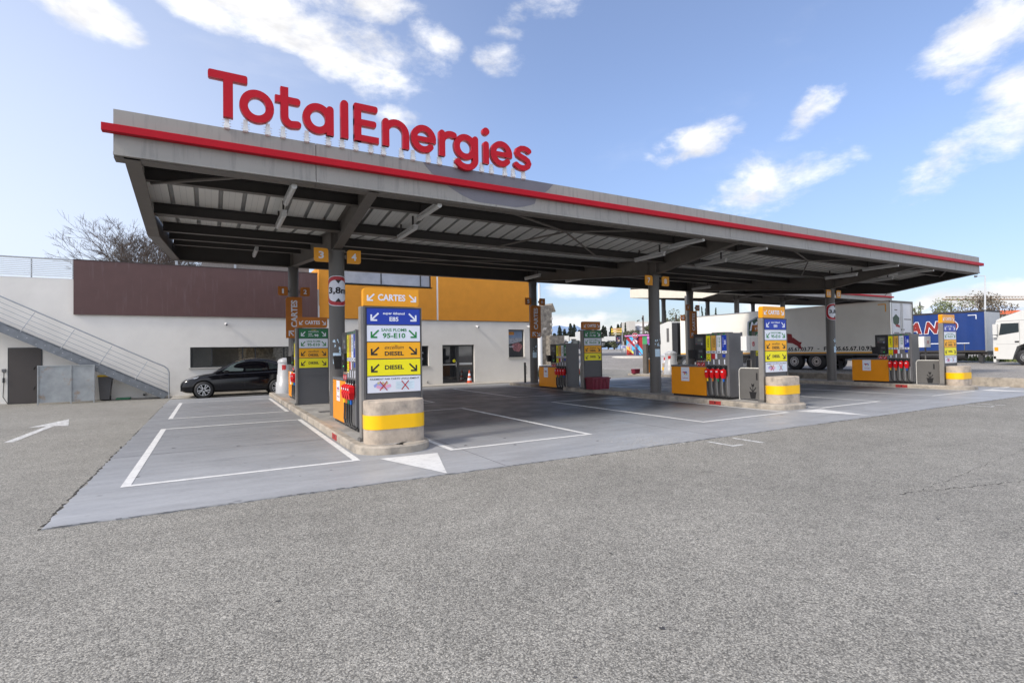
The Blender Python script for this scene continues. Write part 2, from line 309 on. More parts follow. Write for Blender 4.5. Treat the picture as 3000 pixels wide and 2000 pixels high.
# concrete apron with sealer sheen
def apron_mat():
    mt = bpy.data.materials.new('apron_concrete'); mt.use_nodes = True; t = mt.node_tree; b = t.nodes['Principled BSDF']
    g = nd(t, 'ShaderNodeNewGeometry')
    def nz(sc, st=(1,1,1), det=7, ro=.62, ds=0):
        mp = nd(t, 'ShaderNodeMapping'); mp.inputs['Scale'].default_value = st; t.links.new(g.outputs['Position'], mp.inputs[0])
        n = nd(t, 'ShaderNodeTexNoise'); n.inputs['Scale'].default_value = sc; n.inputs['Detail'].default_value = det; n.inputs['Roughness'].default_value = ro; n.inputs['Distortion'].default_value = ds; t.links.new(mp.outputs[0], n.inputs['Vector']); return n.outputs['Fac']
    def mrg(v, a, b_, c, d):
        r = nd(t, 'ShaderNodeMapRange'); t.links.new(v, r.inputs[0]); r.inputs[1].default_value = a; r.inputs[2].default_value = b_; r.inputs[3].default_value = c; r.inputs[4].default_value = d; return r.outputs[0]
    # canopy shade painted into the concrete, mottled with smears, weaker in the left lane
    sp = nd(t, 'ShaderNodeSeparateXYZ'); t.links.new(g.outputs['Position'], sp.inputs[0])
    shade_worn = M('MULTIPLY', mrg(sp.outputs[1], -6.2, -2.2, 0, 1), mrg(sp.outputs[1], 12, 8, 0, 1), tree=t)
    right = mrg(sp.outputs[0], -1, 3, .38, 1.0)
    shade_worn = M('MULTIPLY', M('MULTIPLY', shade_worn, right, tree=t), 1.25, tree=t)
    f = M('MULTIPLY', mrg(nz(.5, (1,2.2,1)), .3, .72, 1.08, .84), mrg(nz(1.6, (.5,3,1), ds=.6), .3, .75, 1.08, .84), tree=t)
    f = M('MULTIPLY', f, mrg(nz(14, (1,1,1), 4), .3, .7, .95, 1.05), tree=t)
    smear = mrg(nz(.8, (.6,1.6,1), ds=1.0), .35, .65, 0, 1)
    dk = M('SUBTRACT', 1.0, M('MULTIPLY', shade_worn, M('ADD', .12, M('MULTIPLY', smear, .38), tree=t), tree=t), tree=t)
    f = M('MULTIPLY', f, dk, tree=t)
    f = M('MULTIPLY', f, mrg(nz(3.2, (1,1,1), 2), .70, .74, 1.0, .7), tree=t)
    sc = nd(t, 'ShaderNodeVectorMath', operation='SCALE'); sc.inputs[0].default_value = (.325,.333,.348); t.links.new(f, sc.inputs['Scale']); t.links.new(sc.outputs[0], b.inputs['Base Color'])
    t.links.new(mrg(nz(1.1, (1,1,1)), .35, .7, .42, .66), b.inputs['Roughness'])
    bn = nd(t, 'ShaderNodeBump'); bn.inputs['Strength'].default_value = .25; bn.inputs['Distance'].default_value = .003; t.links.new(nz(40, (1,1,1), 3), bn.inputs['Height']); t.links.new(bn.outputs[0], b.inputs['Normal'])
    return mt
M_APRON = apron_mat()
random.seed(3)
def edge(p0, p1, n, amp):
    out = []
    for i in range(n):
        t = i/n; j = (random.random()-.5)*amp; dx, dy = p1[0]-p0[0], p1[1]-p0[1]; l = math.hypot(dx, dy)
        out.append((p0[0]+dx*t-dy/l*j, p0[1]+dy*t+dx/l*j))
    return out
AP = edge((-4.43,-7.36), (25.2,-7.5), 240, .035)+edge((25.2,-7.5), (25.2,11.4), 10, .01)+edge((25.2,11.4), (-4.42,11.4), 30, .02)+edge((-4.42,11.4), (-4.43,-7.36), 190, .045)
mb = MB(); mb.quad([(x,y,.012) for x, y in AP], M_APRON)
mb.add([(x,y,.012) for x, y in AP]+[(x,y,-.02) for x, y in AP], [(i,(i+1)%len(AP),len(AP)+(i+1)%len(AP),len(AP)+i) for i in range(len(AP))], M_APRON)
mb.build('concrete_apron', kind='structure')
mb = MB(); MJ = mat('slab_joint', (.10,.10,.105), .9, var=.3, vscale=10)
for xj in (1.02, 5.9, 12.5, 17.3, 23.9):
    y0 = -7.35
    while y0 < 11: y1 = min(11.3, y0+random.uniform(.6,2.4)); mb.quad([(xj-.006,y0,.0135),(xj+.006,y0,.0135),(xj+.006,y1-.03,.0135),(xj-.006,y1-.03,.0135)], MJ); y0 = y1
for yj in (-3.0, 2.0, 6.9):
    for (a_, b_) in ((-4.4,-.75),(.8,10.7),(12.3,22.1)): mb.quad([(a_,yj-.006,.0135),(b_,yj-.006,.0135),(b_,yj+.006,.0135),(a_,yj+.006,.0135)], MJ)
mb.build('slab_joints', kind='structure')
# oil drips and dropped spots
mb = MB(); MO = mat('oil_spot', (.07,.068,.066), .5, var=.3, vscale=10); random.seed(31)
for _ in range(150):
    x, y = random.uniform(-4.2,24), random.uniform(-6.8,9); r_ = random.choice((.008,.012,.02,.035)); zq = .0138
    if any(abs(x-X_) < .95 for X_ in (0,11.45,22.9)): continue
    mb.quad([(x+r_*random.uniform(.6,1.3)*math.cos(k*.698), y+r_*random.uniform(.6,1.3)*math.sin(k*.698), zq) for k in range(9)], MO)
for _ in range(110):
    x, y = random.uniform(-8,30), random.uniform(-13,-7.6); r_ = random.choice((.006,.009,.012,.018)); mb.quad([(x+r_*random.uniform(.5,1.4)*math.cos(k*.698), y+r_*random.uniform(.5,1.4)*math.sin(k*.698), .003) for k in range(9)], MO)
mb.build('oil_stains', kind='structure')
mb = MB(); MP_ = mat('wall_pavement', (.40,.375,.335), .85, var=.1, vscale=2, bump=.4, bscale=90); mb.box(-4.4, 14.5, 12.0, 13.6, -.05, .028, MP_, bev=.006); mb.build('wall_pavement', kind='structure')
# crack filled with dirt beside the apron
M_CRACK = mat('crack_dirt', (.035,.032,.028), .95, var=.3, vscale=20)
mb = MB()
def crackline(p0, p1, n, amp, w0, w1, z=.0015, skip=.2):
    pts = []; j = 0
    for i in range(n+1):
        j = j*.8+(random.random()-.5)*amp; t = i/n; pts.append((p0[0]+(p1[0]-p0[0])*t+j*.9, p0[1]+(p1[1]-p0[1])*t+j))
    for i in range(n):
        if random.random() < skip: continue
        (x, y), (X, Y) = pts[i], pts[i+1]; l = math.hypot(X-x, Y-y); wd = random.uniform(w0, w1)/2; nx, ny = -(Y-y)/l*wd, (X-x)/l*wd
        mb.quad([(x-nx,y-ny,z),(X-nx,Y-ny,z),(X+nx,Y+ny,z),(x+nx,y+ny,z)], M_CRACK)
crackline((-4.45,-7.35), (-4.45,-1.5), 150, .022, .008, .04, z=.005); crackline((-4.44,-1.5), (-4.44,9), 110, .02, .006, .03, z=.005, skip=.35)
crackline((-4.4,-7.37), (1.5,-7.4), 110, .012, .004, .016, z=.016, skip=.4); crackline((1.5,-7.41), (20,-7.5), 200, .02, .008, .02, z=.005, skip=.3)
crackline((4.1,-11.3), (6.4,-11.85), 60, .05, .004, .016, z=.004, skip=.3); crackline((4.6,-11.35), (9,-11.0), 70, .04, .003, .008, z=.004, skip=.45)
mb.build('pavement_cracks', kind='structure')
# painted markings
M_LINE = mat('road_paint', (.62,.62,.61), .7, var=.06, vscale=4, dirt=(.42,.42,.42), dscale=9, dlo=.5, dhi=.8)
M_LINEW = mat('road_paint_worn', (.62,.62,.61), .7, var=.06, vscale=4, dirt=(.3,.29,.28), dscale=14, dlo=.42, dhi=.62)
mb = MB(); TZ = Fr((0,0,.0165), (1,0,0), (0,1,0))
def line(x0, x1, y0, y1, m_=M_LINE): mb.fquad(TZ, x0, x1, y0, y1, 0, m_)
def bay(x0, x1, y0, y1, wd=.11):
    line(x0, x0+wd, y0, y1); line(x1-wd, x1, y0, y1); line(x0+wd, x1-wd, y0, y0+wd); line(x0+wd, x1-wd, y1-wd, y1)
for k in range(3):
    X = 11.45*k
    if k == 0: bay(-3.98, -.78, -5.70, .92); bay(-3.98, -.80, 3.30, 9.28)
    else: bay(X-4.22, X-.82, -5.80, .72); bay(X-4.22, X-.82, 3.05, 9.28)
    bay(X+.80, X+4.0, -5.72, .84); bay(X+.80, X+4.0, 3.2, 9.28)
    mb.quad([(X-.48,-5.74,.0165), (X+.05,-7.36,.0165), (X+.52,-5.80,.0165)], M_LINE)
mb.quad([(24.3,-5.75,.0165),(25.1,-5.75,.0165),(25.1,-5.86,.0165),(24.3,-5.86,.0165)], M_LINE)
TZ = Fr((0,0,.005), (1,0,0), (0,1,0))
for X in (5.2, 16.1):
    line(X, X+.09, -8.2, -7.58, M_LINEW); line(X+.72, X+.81, -8.25, -7.6, M_LINEW); line(X+.09, X+.3, -8.2, -8.12, M_LINEW)
# arrow on the left drive
P = [(-6.75,.6),(-6.58,.6),(-6.50,3.55),(-6.18,3.35),(-6.52,5.3),(-7.02,3.5),(-6.68,3.6)]
mb.quad([(x,y,.005) for x, y in P], M_LINEW)
mb.build('painted_markings', kind='structure')
# loose gravel patch in front of the apron
M_GRAV = mat('gravel', (.36,.35,.33), .9, var=.3, vscale=40)
mb = MB(); random.seed(11)
for i in range(2600):
    a = random.gauss(0, 1); b_ = random.gauss(0, 1); x = 4.3+a*.45; y = -7.5+b_*.55+abs(b_)*.1; s_ = random.uniform(.004, .011)
    z = .012 if y > -7.42 else 0
    V = [(x+random.uniform(-s_,s_), y+random.uniform(-s_,s_), z+random.uniform(0,s_*1.4)) for _ in range(4)]
    mb.add(V, [(0,1,2),(0,2,3),(0,3,1),(1,3,2)], M_GRAV)
mb.build('loose_gravel', kind='stuff')
# raised kerb along the upper pavement
mb = MB(); mb.box(25.5, 25.83, -60, 10, -.05, .37, M_CONC, bev=.02); mb.build('kerb_wall', loc=(25.6,-6,0), label='long low concrete kerb holding the raised pavement at the right', cat='kerb')
# ================================================================== CANOPIES
def canopy(X0, X1, Y0, dz, cols, yf, yr, label, left_panel=False, swoosh=None, name='fuel_canopy', fdz=0.0):
    rt = empty(name, (X0, Y0, 0), label, 'canopy')
    zf = lambda y: 4.52+dz+(.142*-(y) if y < 0 else .098*y)           # lower flange line, y relative to the column row
    zp = lambda y: 4.86+dz+.105*abs(y)
    def bld(nm, m): return m.build(nm, rt, (X0, Y0, 0))
    def beam(nm, x, web, fl, y0=yf+.05, y1=yr, outer=False):
        m = MB(); ys_ = [y0, 0, y1]
        for i in range(2):
            a, b = ys_[i], ys_[i+1]
            for (xa, xb, za, zb) in ((x-web/2, x+web/2, .0, .60), (x-fl/2, x+fl/2, -.001, .025), (x-fl/2, x+fl/2, .58, .61)):
                za2 = zf(a)+za; zb2 = zf(b)+za; zc2 = zf(a)+zb; zd2 = zf(b)+zb
                if zb > .3: lim = lambda y: zp(y)+.24; zc2 = min(zc2, lim(a)); zd2 = min(zd2, lim(b)); 
                m.hexa([(xa,Y0+a,za2),(xb,Y0+a,za2),(xb,Y0+b,zb2),(xa,Y0+b,zb2),(xa,Y0+a,zc2),(xb,Y0+a,zc2),(xb,Y0+b,zd2),(xa,Y0+b,zd2)], M_STEEL)
        if not outer:
            for y in (-2.45, -.22, .22, yr-.25, yr-.03):
                if abs(y) < 1 or y > 3: m.box(x-fl/2+.01, x+fl/2-.01, Y0+y-.012, Y0+y+.012, zf(y)+.02, zf(y)+.57, M_STEEL)
        return bld(nm, m)
    for x in cols: beam('main_beam', x, .02, .22)
    for x, sgn in ((X0+.14, 1), (X1-.14, -1)):
        m = MB()
        for a, b in ((yf+.05, 0), (0, yr)):
            xa, xb = (x-.10, x+.13) if sgn > 0 else (x-.13, x+.10)
            m.hexa([(xa,Y0+a,zf(a)-.0),(xb,Y0+a,zf(a)-.0),(xb,Y0+b,zf(b)),(xa,Y0+b,zf(b)),(xa,Y0+a,zf(a)+.03),(xb,Y0+a,zf(a)+.03),(xb,Y0+b,zf(b)+.03),(xa,Y0+b,zf(b)+.03)], M_STEEL)
            xo = x-.1 if sgn > 0 else x+.07
            m.hexa([(xo,Y0+a,zf(a)+.03),(xo+.03,Y0+a,zf(a)+.03),(xo+.03,Y0+b,zf(b)+.03),(xo,Y0+b,zf(b)+.03),(xo,Y0+a,zp(a)+.3),(xo+.03,Y0+a,zp(a)+.3),(xo+.03,Y0+b,zp(b)+.5),(xo,Y0+b,zp(b)+.5)], M_STEELD)
        bld('side_beam', m)
    m = MB(); z = zf(yr)                                               # rear beam
    m.box(X0+.05, X1-.05, Y0+yr-.01, Y0+yr+.01, z, z+.62, M_STEELD); m.box(X0+.05, X1-.05, Y0+yr-.11, Y0+yr+.09, z-.025, z, M_STEEL); bld('rear_beam', m)
    for y in (-2.45, -.55, 2.0, 4.2, 6.4):
        if y > yr-.5: continue
        m = MB(); z = zp(y); yy = Y0+y
        m.box(X0+.2, X1-.2, yy-.006, yy+.006, z, z+.25, M_STEELD); fw = .13 if -1 < y < 0 else .07; m.box(X0+.2, X1-.2, yy-fw, yy+fw, z-.012, z, M_STEEL); m.box(X0+.2, X1-.2, yy-.07, yy+.07, z+.228, z+.24, M_STEELD)  # dark web and paler lower flange: shade and light put into the steel colours
        bld('purlin', m)
    # corrugated deck
    m = MB(); p = .46; n = int((X1-X0-.3)/p); prof = []
    for i in range(n+1):
        x = X0+.15+i*p
        prof += [(x,.0),(x+.37,.0),(x+.38,.075),(x+.452,.075)]
    for (a, b) in ((yf+.04, 0), (0, yr)):
        V = [(min(x, X1-.1), Y0+a, zp(a)+.245+h) for x, h in prof]+[(min(x, X1-.1), Y0+b, zp(b)+.245+h) for x, h in prof]; k = len(prof)
        m.add(V, [(i,i+1,k+i+1,k+i) for i in range(k-1) if i % 4 == 0], M_DECK); m.add(V, [(i,i+1,k+i+1,k+i) for i in range(k-1) if i % 4], M_GROOVE)
        m.add([(v[0],v[1],v[2]+.09) for v in V], [(i,k+i,k+i+1,i+1) for i in range(k-1)], M_DECK)
        for i in range(n):                                             # fine pencil ribs of the sheets
            x = X0+.15+i*p
            for q in (.115, .23):
                m.quad([(x+q,Y0+a,zp(a)+.243),(x+q+.004,Y0+a,zp(a)+.243),(x+q+.004,Y0+b,zp(b)+.243),(x+q,Y0+b,zp(b)+.243)], M_GROOVE)
    bld('corrugated_deck', m)
    # bracing
    def brace(a_, b_, r_): q_ = MB(); q_.tube([a_, b_], r_, M_STEEL, 6); bld('diagonal_brace', q_)
    xsb = [X0+.3]+list(cols)+[X1-.3]
    for i in range(len(xsb)-1):
        a, b = xsb[i], xsb[i+1]; 
        if b-a < 6:
            brace((a if i == 0 else b, Y0-2.4, zp(-2.4)-.03), ((a+b)/2+.6, Y0-3.6, zp(-3.6)+.06), .03)
        else:
            mid = (a+b)/2; q = (mid, Y0-2.45, zp(-2.45)-.03)
            for e in ((mid-3.2,-3.6),(mid+3.2,-3.6),(mid-1.2,-.55),(mid+2.6,-.55)): brace(q, (e[0], Y0+e[1], zp(e[1])-.01), .028)
            q = (mid-1, Y0+3, zp(3)); brace((mid-2.6, Y0+6.4, zp(6.4)-.02), (mid+1.2, Y0+2.0, zp(2)-.02), .03)
    # fascia
    m = MB(); fy = Y0+yf; zb = 5.09+dz+fdz
    n = max(1, round((X1-X0)/3.95)); xsx = [X0-.1+(X1-X0+.2)*i/n for i in range(n+1)]
    if X0 < 0: xsx = [X0-.1,-1.13,2.8,6.8,10.9,14.9,18.9,22.9,26.0,X1+.09]
    for i in range(len(xsx)-1):
        m.box(xsx[i]+.006, xsx[i+1]-.006, fy, fy+.05, zb, zb+.76, M_FASCIA)
        m.box(xsx[i]+.004, xsx[i+1]-.004, fy-.02, fy, zb, zb+.05, M_FASCIA); m.box(xsx[i]+.004, xsx[i+1]-.004, fy+.05, fy+.30, zb-.03, zb+.0, M_STEEL)
    m.box(X0-.08, X1+.07, fy+.05, fy+.06, zb, zb+.75, M_STEELD)
    if swoosh:
        F = FRONT((0, fy, 0)); q1, q2 = swoosh
        m.fprism(F, q1, .001, .004, M_FASCIAD); m.fprism(F, q2, .001, .004, M_FASCIAD)
    bld('fascia', m)
    m = MB(); m.box(X0-.24, X1+.22, fy-.13, fy+.0, zb+.340, zb+.470, M_RED, bev=.008); bld('red_band', m)
    if left_panel:                                                     # cream side fascia
        m = MB(); MC = mat('side_fascia_cream', (.62,.58,.49), .5, var=.05)
        for a, b in ((yf, 0), (0, yr)):
            x = X0-.03; m.hexa([(x,Y0+a,zf(a)-.02),(x+.05,Y0+a,zf(a)-.02),(x+.05,Y0+b,zf(b)-.02),(x,Y0+b,zf(b)-.02),(x,Y0+a,zb+.76),(x+.05,Y0+a,zb+.76),(x+.05,Y0+b,zf(b)+.75 if b else zb+.6),(x,Y0+b,zf(b)+.75 if b else zb+.6)], MC)
        bld('side_fascia', m)
    else:                                                              # plain upstand at the sides, set back
        for x in (X0+.02, X1-.05): m = MB(); m.box(x, x+.03, fy+.06, Y0+yr, 5.5+dz, 5.74+dz, M_FASCIA); bld('side_upstand', m)
    for x in cols:
        for y, zt in ((0, zf(0)), (yr-.12, zf(yr-.12))):
            m = MB(); zg = .14 if X0 < 0 else GP(x, Y0+y)
            m.lathe((x, Y0+y, 0), [(.20, zg), (.20, zt-.03)], M_COLUMN, 40)
            m.box(x-.19, x+.19, Y0+y-.19, Y0+y+.19, zt-.035, zt-.002, M_STEEL)
            for k in range(4):
                t = R(45+90*k); m.hexa([(x+math.cos(t)*r_+dx_, Y0+y+math.sin(t)*r_+dy_, z_) for z_ in (zt-.22, zt-.035) for r_, dx_, dy_ in ((.19,.006*math.sin(t),-.006*math.cos(t)),(.215,.006*math.sin(t),-.006*math.cos(t)),(.215,-.006*math.sin(t),.006*math.cos(t)),(.19,-.006*math.sin(t),.006*math.cos(t)))], M_COLUMN)
            bld('column', m)
    return rt
SW1 = [(1.05,5.84),(1.12,5.76),(1.22,5.66),(1.34,5.572),(4.10,5.572),(4.25,5.68),(4.36,5.80),(4.40,5.846),(1.05,5.846)]
SW2 = [(1.60,5.42),(1.72,5.36),(1.95,5.25),(2.25,5.16),(2.6,5.12),(2.95,5.11),(3.3,5.14),(3.55,5.19),(3.75,5.25),(3.86,5.30),(3.9,5.42)]
canopy(-4.2, 28.35, 0, 0, (0, 11.45, 22.9), -3.82, 8.65, 'large grey forecourt canopy with red stripe over the front islands, in front of the building', swoosh=(SW1, SW2))
sw3 = [[(x-1.05+44.5, z+.95) for x, z in SW1], [(x-1.05+44.5, z+.95) for x, z in SW2]]
canopy(31.0, 53.6, 14.5, 1.30, (35.1, 41.3, 48.5), -3.0, 8.3, 'taller second canopy behind the white trailer with cream left end', left_panel=True, fdz=-.38)
# ---- tube lights under the canopy
M_TUBE = mat('lamp_diffuser', (.46,.46,.45), .3, var=.02); M_TUBEB = mat('lamp_body', (.5,.5,.5), .4)
def tube_light(loc, ln, label, bar=None):
    rt = empty('tube_light', loc, label, 'ceiling light', 'tube lights under the canopy'); x, y, z = loc
    m = MB(); m.tube([(x,y-ln/2,z),(x,y+ln/2,z)], .055, M_TUBE, 12); m.build('diffuser', rt, loc)
    m = MB(); m.box(x-.05, x+.05, y-ln/2-.03, y+ln/2+.03, z+.045, z+.085, M_TUBEB)
    for yy in (y-ln/2+.2, y+ln/2-.2): m.box(x-.02, x+.02, yy-.02, yy+.02, z+.085, z+.34, M_STEELD)
    m.build('housing', rt, loc); return rt
zz = lambda y: 4.72+.105*abs(y)
LT = [(-1.55,-3.0,'nearest'),(-1.55,-1.45,'second')]
tube_light((-1.5,-2.95,zz(-2.9)), 1.35, 'tube light under the near front corner of the canopy, closer to the stripe')
tube_light((-1.5,-1.35,zz(-1.3)), 1.35, 'tube light in line behind the one nearest the front corner, left of post 3')
tube_light((1.5,-2.95,zz(-2.9)), 1.35, 'tube light right of the first big beam, closer to the stripe')
tube_light((1.5,-1.35,zz(-1.3)), 1.35, 'tube light right of the first big beam, farther from the stripe')
tube_light((-1.6,5.3,5.25), 1.3, 'lone short tube light at the dark rear left of the canopy')
for X, nm in ((11.45,'seven and eight'), (22.9,'eleven and twelve')):
    for sx, sd in ((-1.5,'left'), (1.5,'right')):
        for y, q in ((-2.95,'outer'), (-1.35,'inner')): tube_light((X+sx, y, zz(y)), 1.35, f'{q} front tube light just {sd} of the column with signs {nm}')
for X, nm in ((11.45,'five and six'), (22.9,'nine and ten')):
    for sx, sd in ((-1.2,'left'), (1.2,'right')):
        tube_light((X+sx, 6.6, 5.25), 1.3, f'rear tube light just {sd} of the column with signs {nm}')
for X, nm in ((35.1,'fifteen and sixteen'), (41.3,'behind the trailer')):
    tube_light((X+1.6, 16.5, 6.2), 1.5, f'tube light under the second canopy right of the column {nm}')
# ================================================================== ROOF LETTERS
lr = empty('canopy_lettering', (-2.94,-3.9,5.88), 'red raised company name letters standing on white brackets along the canopy edge', 'letter sign')
def arc(cx, cy, rx, ry, a0, a1, n=18): return [(cx+rx*math.cos(R(a0+(a1-a0)*k/n)), cy+ry*math.sin(R(a0+(a1-a0)*k/n))) for k in range(n+1)]
def letter(u0, fn, br):
    m = MB(); D = [0]
    def st(pts, r0=False, r1=False, wd=.135, seg=None):
        D[0] += 1; e = D[0]*.0012; F = FRONT((u0, -3.87, 6.01)); m.stroke(F, pts, wd, -.02, .075+e, M_LRED, r0, r1); m.stroke(F, pts, wd+.008, -.03, .03+e, M_LSIDE, r0, r1)
    def rr(a0, a1, b0, b1, r=.03, corners=(1,1,1,1)):
        D[0] += 1; e = D[0]*.0012; F = FRONT((u0, -3.87, 6.01)); m.rrect(F, a0, a1, b0, b1, r, -.02, .075+e, M_LRED, corners); m.rrect(F, a0-.004, a1+.004, b0-.004, b1+.004, r, -.03, .03+e, M_LSIDE, corners)
    fn(st, rr); o = m.build('letter', lr, (-2.94,-3.9,5.88))
    for bx_ in br:
        b = MB(); x = bx_; b.box(x-.035, x+.035, -3.86, -3.80, 5.83, 6.05, M_WHITE); b.box(x-.045, x+.045, -3.88, -3.79, 5.84, 5.90, M_WHITE)
        for z in (5.88,5.93,5.98): b.tube([(x-.07,-3.84,z),(x+.07,-3.84,z)], .006, M_ALU, 5)
        b.build('bracket', o, (0,0,0) if False else (-2.94,-3.9,5.88))
letter(-2.94, lambda s, r: (r(0,.62,.66,.80,.035), r(.235,.385,0,.68,.01,(0,0,0,0))), [-2.65])
letter(-2.45, lambda s, r: s(arc(.285,.29,.2175,.2325,0,360,36)), [-2.35,-1.98])
letter(-1.86, lambda s, r: (r(0,.44,.455,.585,.06,(0,1,1,0)), s([(.16,.76),(.16,.24)]+arc(.30,.22,.14,.15,190,262,8)+[(.385,.085)], False, True)), [-1.72])
letter(-1.38, lambda s, r: (s(arc(.275,.285,.2075,.225,0,360,36)), s([(.50,0),(.50,.50)], False, True)), [-1.30,-.90])
letter(-.68, lambda s, r: s([(.075,0),(.075,.68)], False, True, .145), [-.64])
letter(-.42, lambda s, r: (r(0,.14,0,.75,.03,(1,0,0,1)), r(0,.47,.62,.75,.045,(0,1,1,1)), r(0,.44,.315,.44,.045,(0,1,1,0)), r(0,.49,.0,.125,.01,(1,0,0,0))), [-.37,-.07])
letter(.15, lambda s, r: (s([(.07,0),(.07,.50)], False, True), s(arc(.28,.295,.2125,.215,180,0,16)+[(.4925,.0)])), [.19,.57])
letter(.75, lambda s, r: (s(arc(.28,.29,.2125,.225,0,316,30), False, True), r(.10,.555,.225,.335,.012,(0,0,0,0))), [.82,1.16])
letter(1.38, lambda s, r: (s([(.07,0),(.07,.50)], False, True), s(arc(.28,.28,.2125,.225,180,72,10), False, True)), [1.42])
letter(1.73, lambda s, r: (s(arc(.275,.29,.2075,.215,0,360,36)), s([(.515,.50),(.515,.04)]+arc(.29,.03,.225,.185,0,-152,14), True, True)), [1.80])
letter(2.44, lambda s, r: (s([(.075,0),(.075,.44)], False, True), s([(.075,.7349),(.075,.7351)], True, True, .17)), [2.44])
letter(2.63, lambda s, r: (s(arc(.28,.29,.2125,.225,0,316,30), False, True), r(.10,.555,.225,.335,.012,(0,0,0,0))), [2.69,3.04])
letter(3.24, lambda s, r: s([(.41,.475),(.36,.505),(.28,.52),(.19,.51),(.12,.465),(.10,.41),(.13,.35),(.2,.315),(.3,.285),(.38,.24),(.41,.18),(.38,.11),(.31,.07),(.22,.055),(.13,.07),(.06,.115)], True, True, .125), [3.26,3.54])
# ================================================================== ISLANDS
def rr_outline(x0, x1, y0, y1, r, seg=10, front=True):
    P = []
    for (cx, cy, st) in ((x0+r,y0+r,180),(x1-r,y0+r,270)):
        P += [(cx+r*math.cos(R(st+90*k/seg)), cy+r*math.sin(R(st+90*k/seg))) for k in range(seg+1)]
    if front: P += [(x1,y1),(x0,y1)]
    else:
        for (cx, cy, st) in ((x1-r,y1-r,0),(x0+r,y1-r,90)): P += [(cx+r*math.cos(R(st+90*k/seg)), cy+r*math.sin(R(st+90*k/seg))) for k in range(seg+1)]
    return P
def kerb_block(mb, x0, x1, y0, y1, r, z0, z1, front=True, step=True):
    P = rr_outline(x0, x1, y0, y1, r, front=front); n = len(P); c = ((x0+x1)/2, (y0+y1)/2)
    ins = lambda d: [(x+(d if x < c[0] else -d), y+(d if y < c[1] else -d)) for x, y in P]
    rings = [([*P], z0), ([*P], z1-.03), (ins(.03), z1)]
    V = [(x,y,z) for ring, z in rings for x, y in ring]
    mb.add(V, [(k*n+i,k*n+(i+1)%n,(k+1)*n+(i+1)%n,(k+1)*n+i) for k in range(2) for i in range(n)], M_CONC)
    Q = ins(.03); T = ins(.16)
    mb.add([(x,y,z1) for x,y in Q]+[(x,y,z1) for x,y in T], [(i,(i+1)%n,n+(i+1)%n,n+i) for i in range(n)], M_CONC)
    mb.quad([(x,y,z1+.001) for x, y in T], M_PAD)
M_HYD = mat('red_inset', srgb(150,40,38), .7, var=.2, vscale=20)
ISL = {0: 'first concrete island, at the left under posts three and four, behind the nearest bollard', 11.45: 'middle concrete island under posts seven and eight', 22.9: 'right-hand concrete island under posts eleven and twelve'}
for X, lb in ISL.items():
    rt = empty('pump_island', (X,-5.5,0), lb, 'pump island', 'pump islands'); lo = (X,-5.5,0)
    m = MB()
    if X == 11.45: kerb_block(m, X-.72, X+.80, -5.5, 4.95, .6, 0, .16); kerb_block(m, X-.72, X+.66, 7.75, 9.9, .1, 0, .16, front=False)
    else: kerb_block(m, X-.72, X+.66, -5.5, 10.9, .6, 0, .16)
    m.build('kerb', rt, lo)
    F = LEFT((X-.72, -3.25, 0)); m = MB(); m.fbox(F, -.22, .22, .02, .135, .0, .006, M_HYD)
    for u, v, w_, h_ in ((0,.08,.05,.055),(-.1,.08,.02,.03)): m.fbox(F, u-w_/2, u+w_/2, v-h_/2, v+h_/2, .0065, .008, M_BLACK)
    m.build('inset_box', rt, lo)
    m = MB(); m.box(X-.3, X+.05, .9, 1.25, .162, .166, M_DGREY2); m.build('drain_grate', rt, lo)
# ---- concrete end bollards
def end_bollard(loc, label, s=1.0):
    rt = empty('concrete_bollard', loc, label, 'bollard', 'concrete bollards at the island ends'); x, y, z = loc
    def ring(mb, off, prof, m_):
        P = rr_outline(x-.55-off, x+.55+off, y-.28-off, y+.30+off, .27+off, seg=14, front=False); n = len(P); V = []
        for (ins, h) in prof:
            V += [(x+(px-x)*(1-ins), y+(py-y)*(1-ins*1.5), z+h) for px, py in P]
        mb.add(V, [(k*n+i,k*n+(i+1)%n,(k+1)*n+(i+1)%n,(k+1)*n+i) for k in range(len(prof)-1) for i in range(n)], m_, True)
        mb.add(V[-n:], [tuple(range(n))], m_)
    m = MB(); ring(m, 0, [(0,0),(0,.73),(.008,.745),(.03,.755)], M_CONC2); m.build('concrete_body', rt, loc)
    m = MB(); P = rr_outline(x-.558, x+.558, y-.288, y+.308, .275, seg=14, front=False); n = len(P)
    zs = [.255+.25*k/10 for k in range(11)]; V = [(px, py, z+q) for q in zs for px, py in P]
    m.add(V, [(k*n+i,k*n+(i+1)%n,(k+1)*n+(i+1)%n,(k+1)*n+i) for k in range(10) for i in range(n)], M_TAPE, True); m.build('yellow_band', rt, loc)
    return rt
B0 = end_bollard((.02,-4.93,.16), 'tan concrete bollard with clean yellow band at the nearest island end, below the payment notice')
for X, lb in ((11.45,'tan concrete bollard with scuffed yellow band at the middle island end'), (22.9,'tan concrete bollard with chipped yellow band at the right-hand island end')):
    copy_tree(B0, (X+(.18 if X < 12 else .07),-4.93,.16), lb)
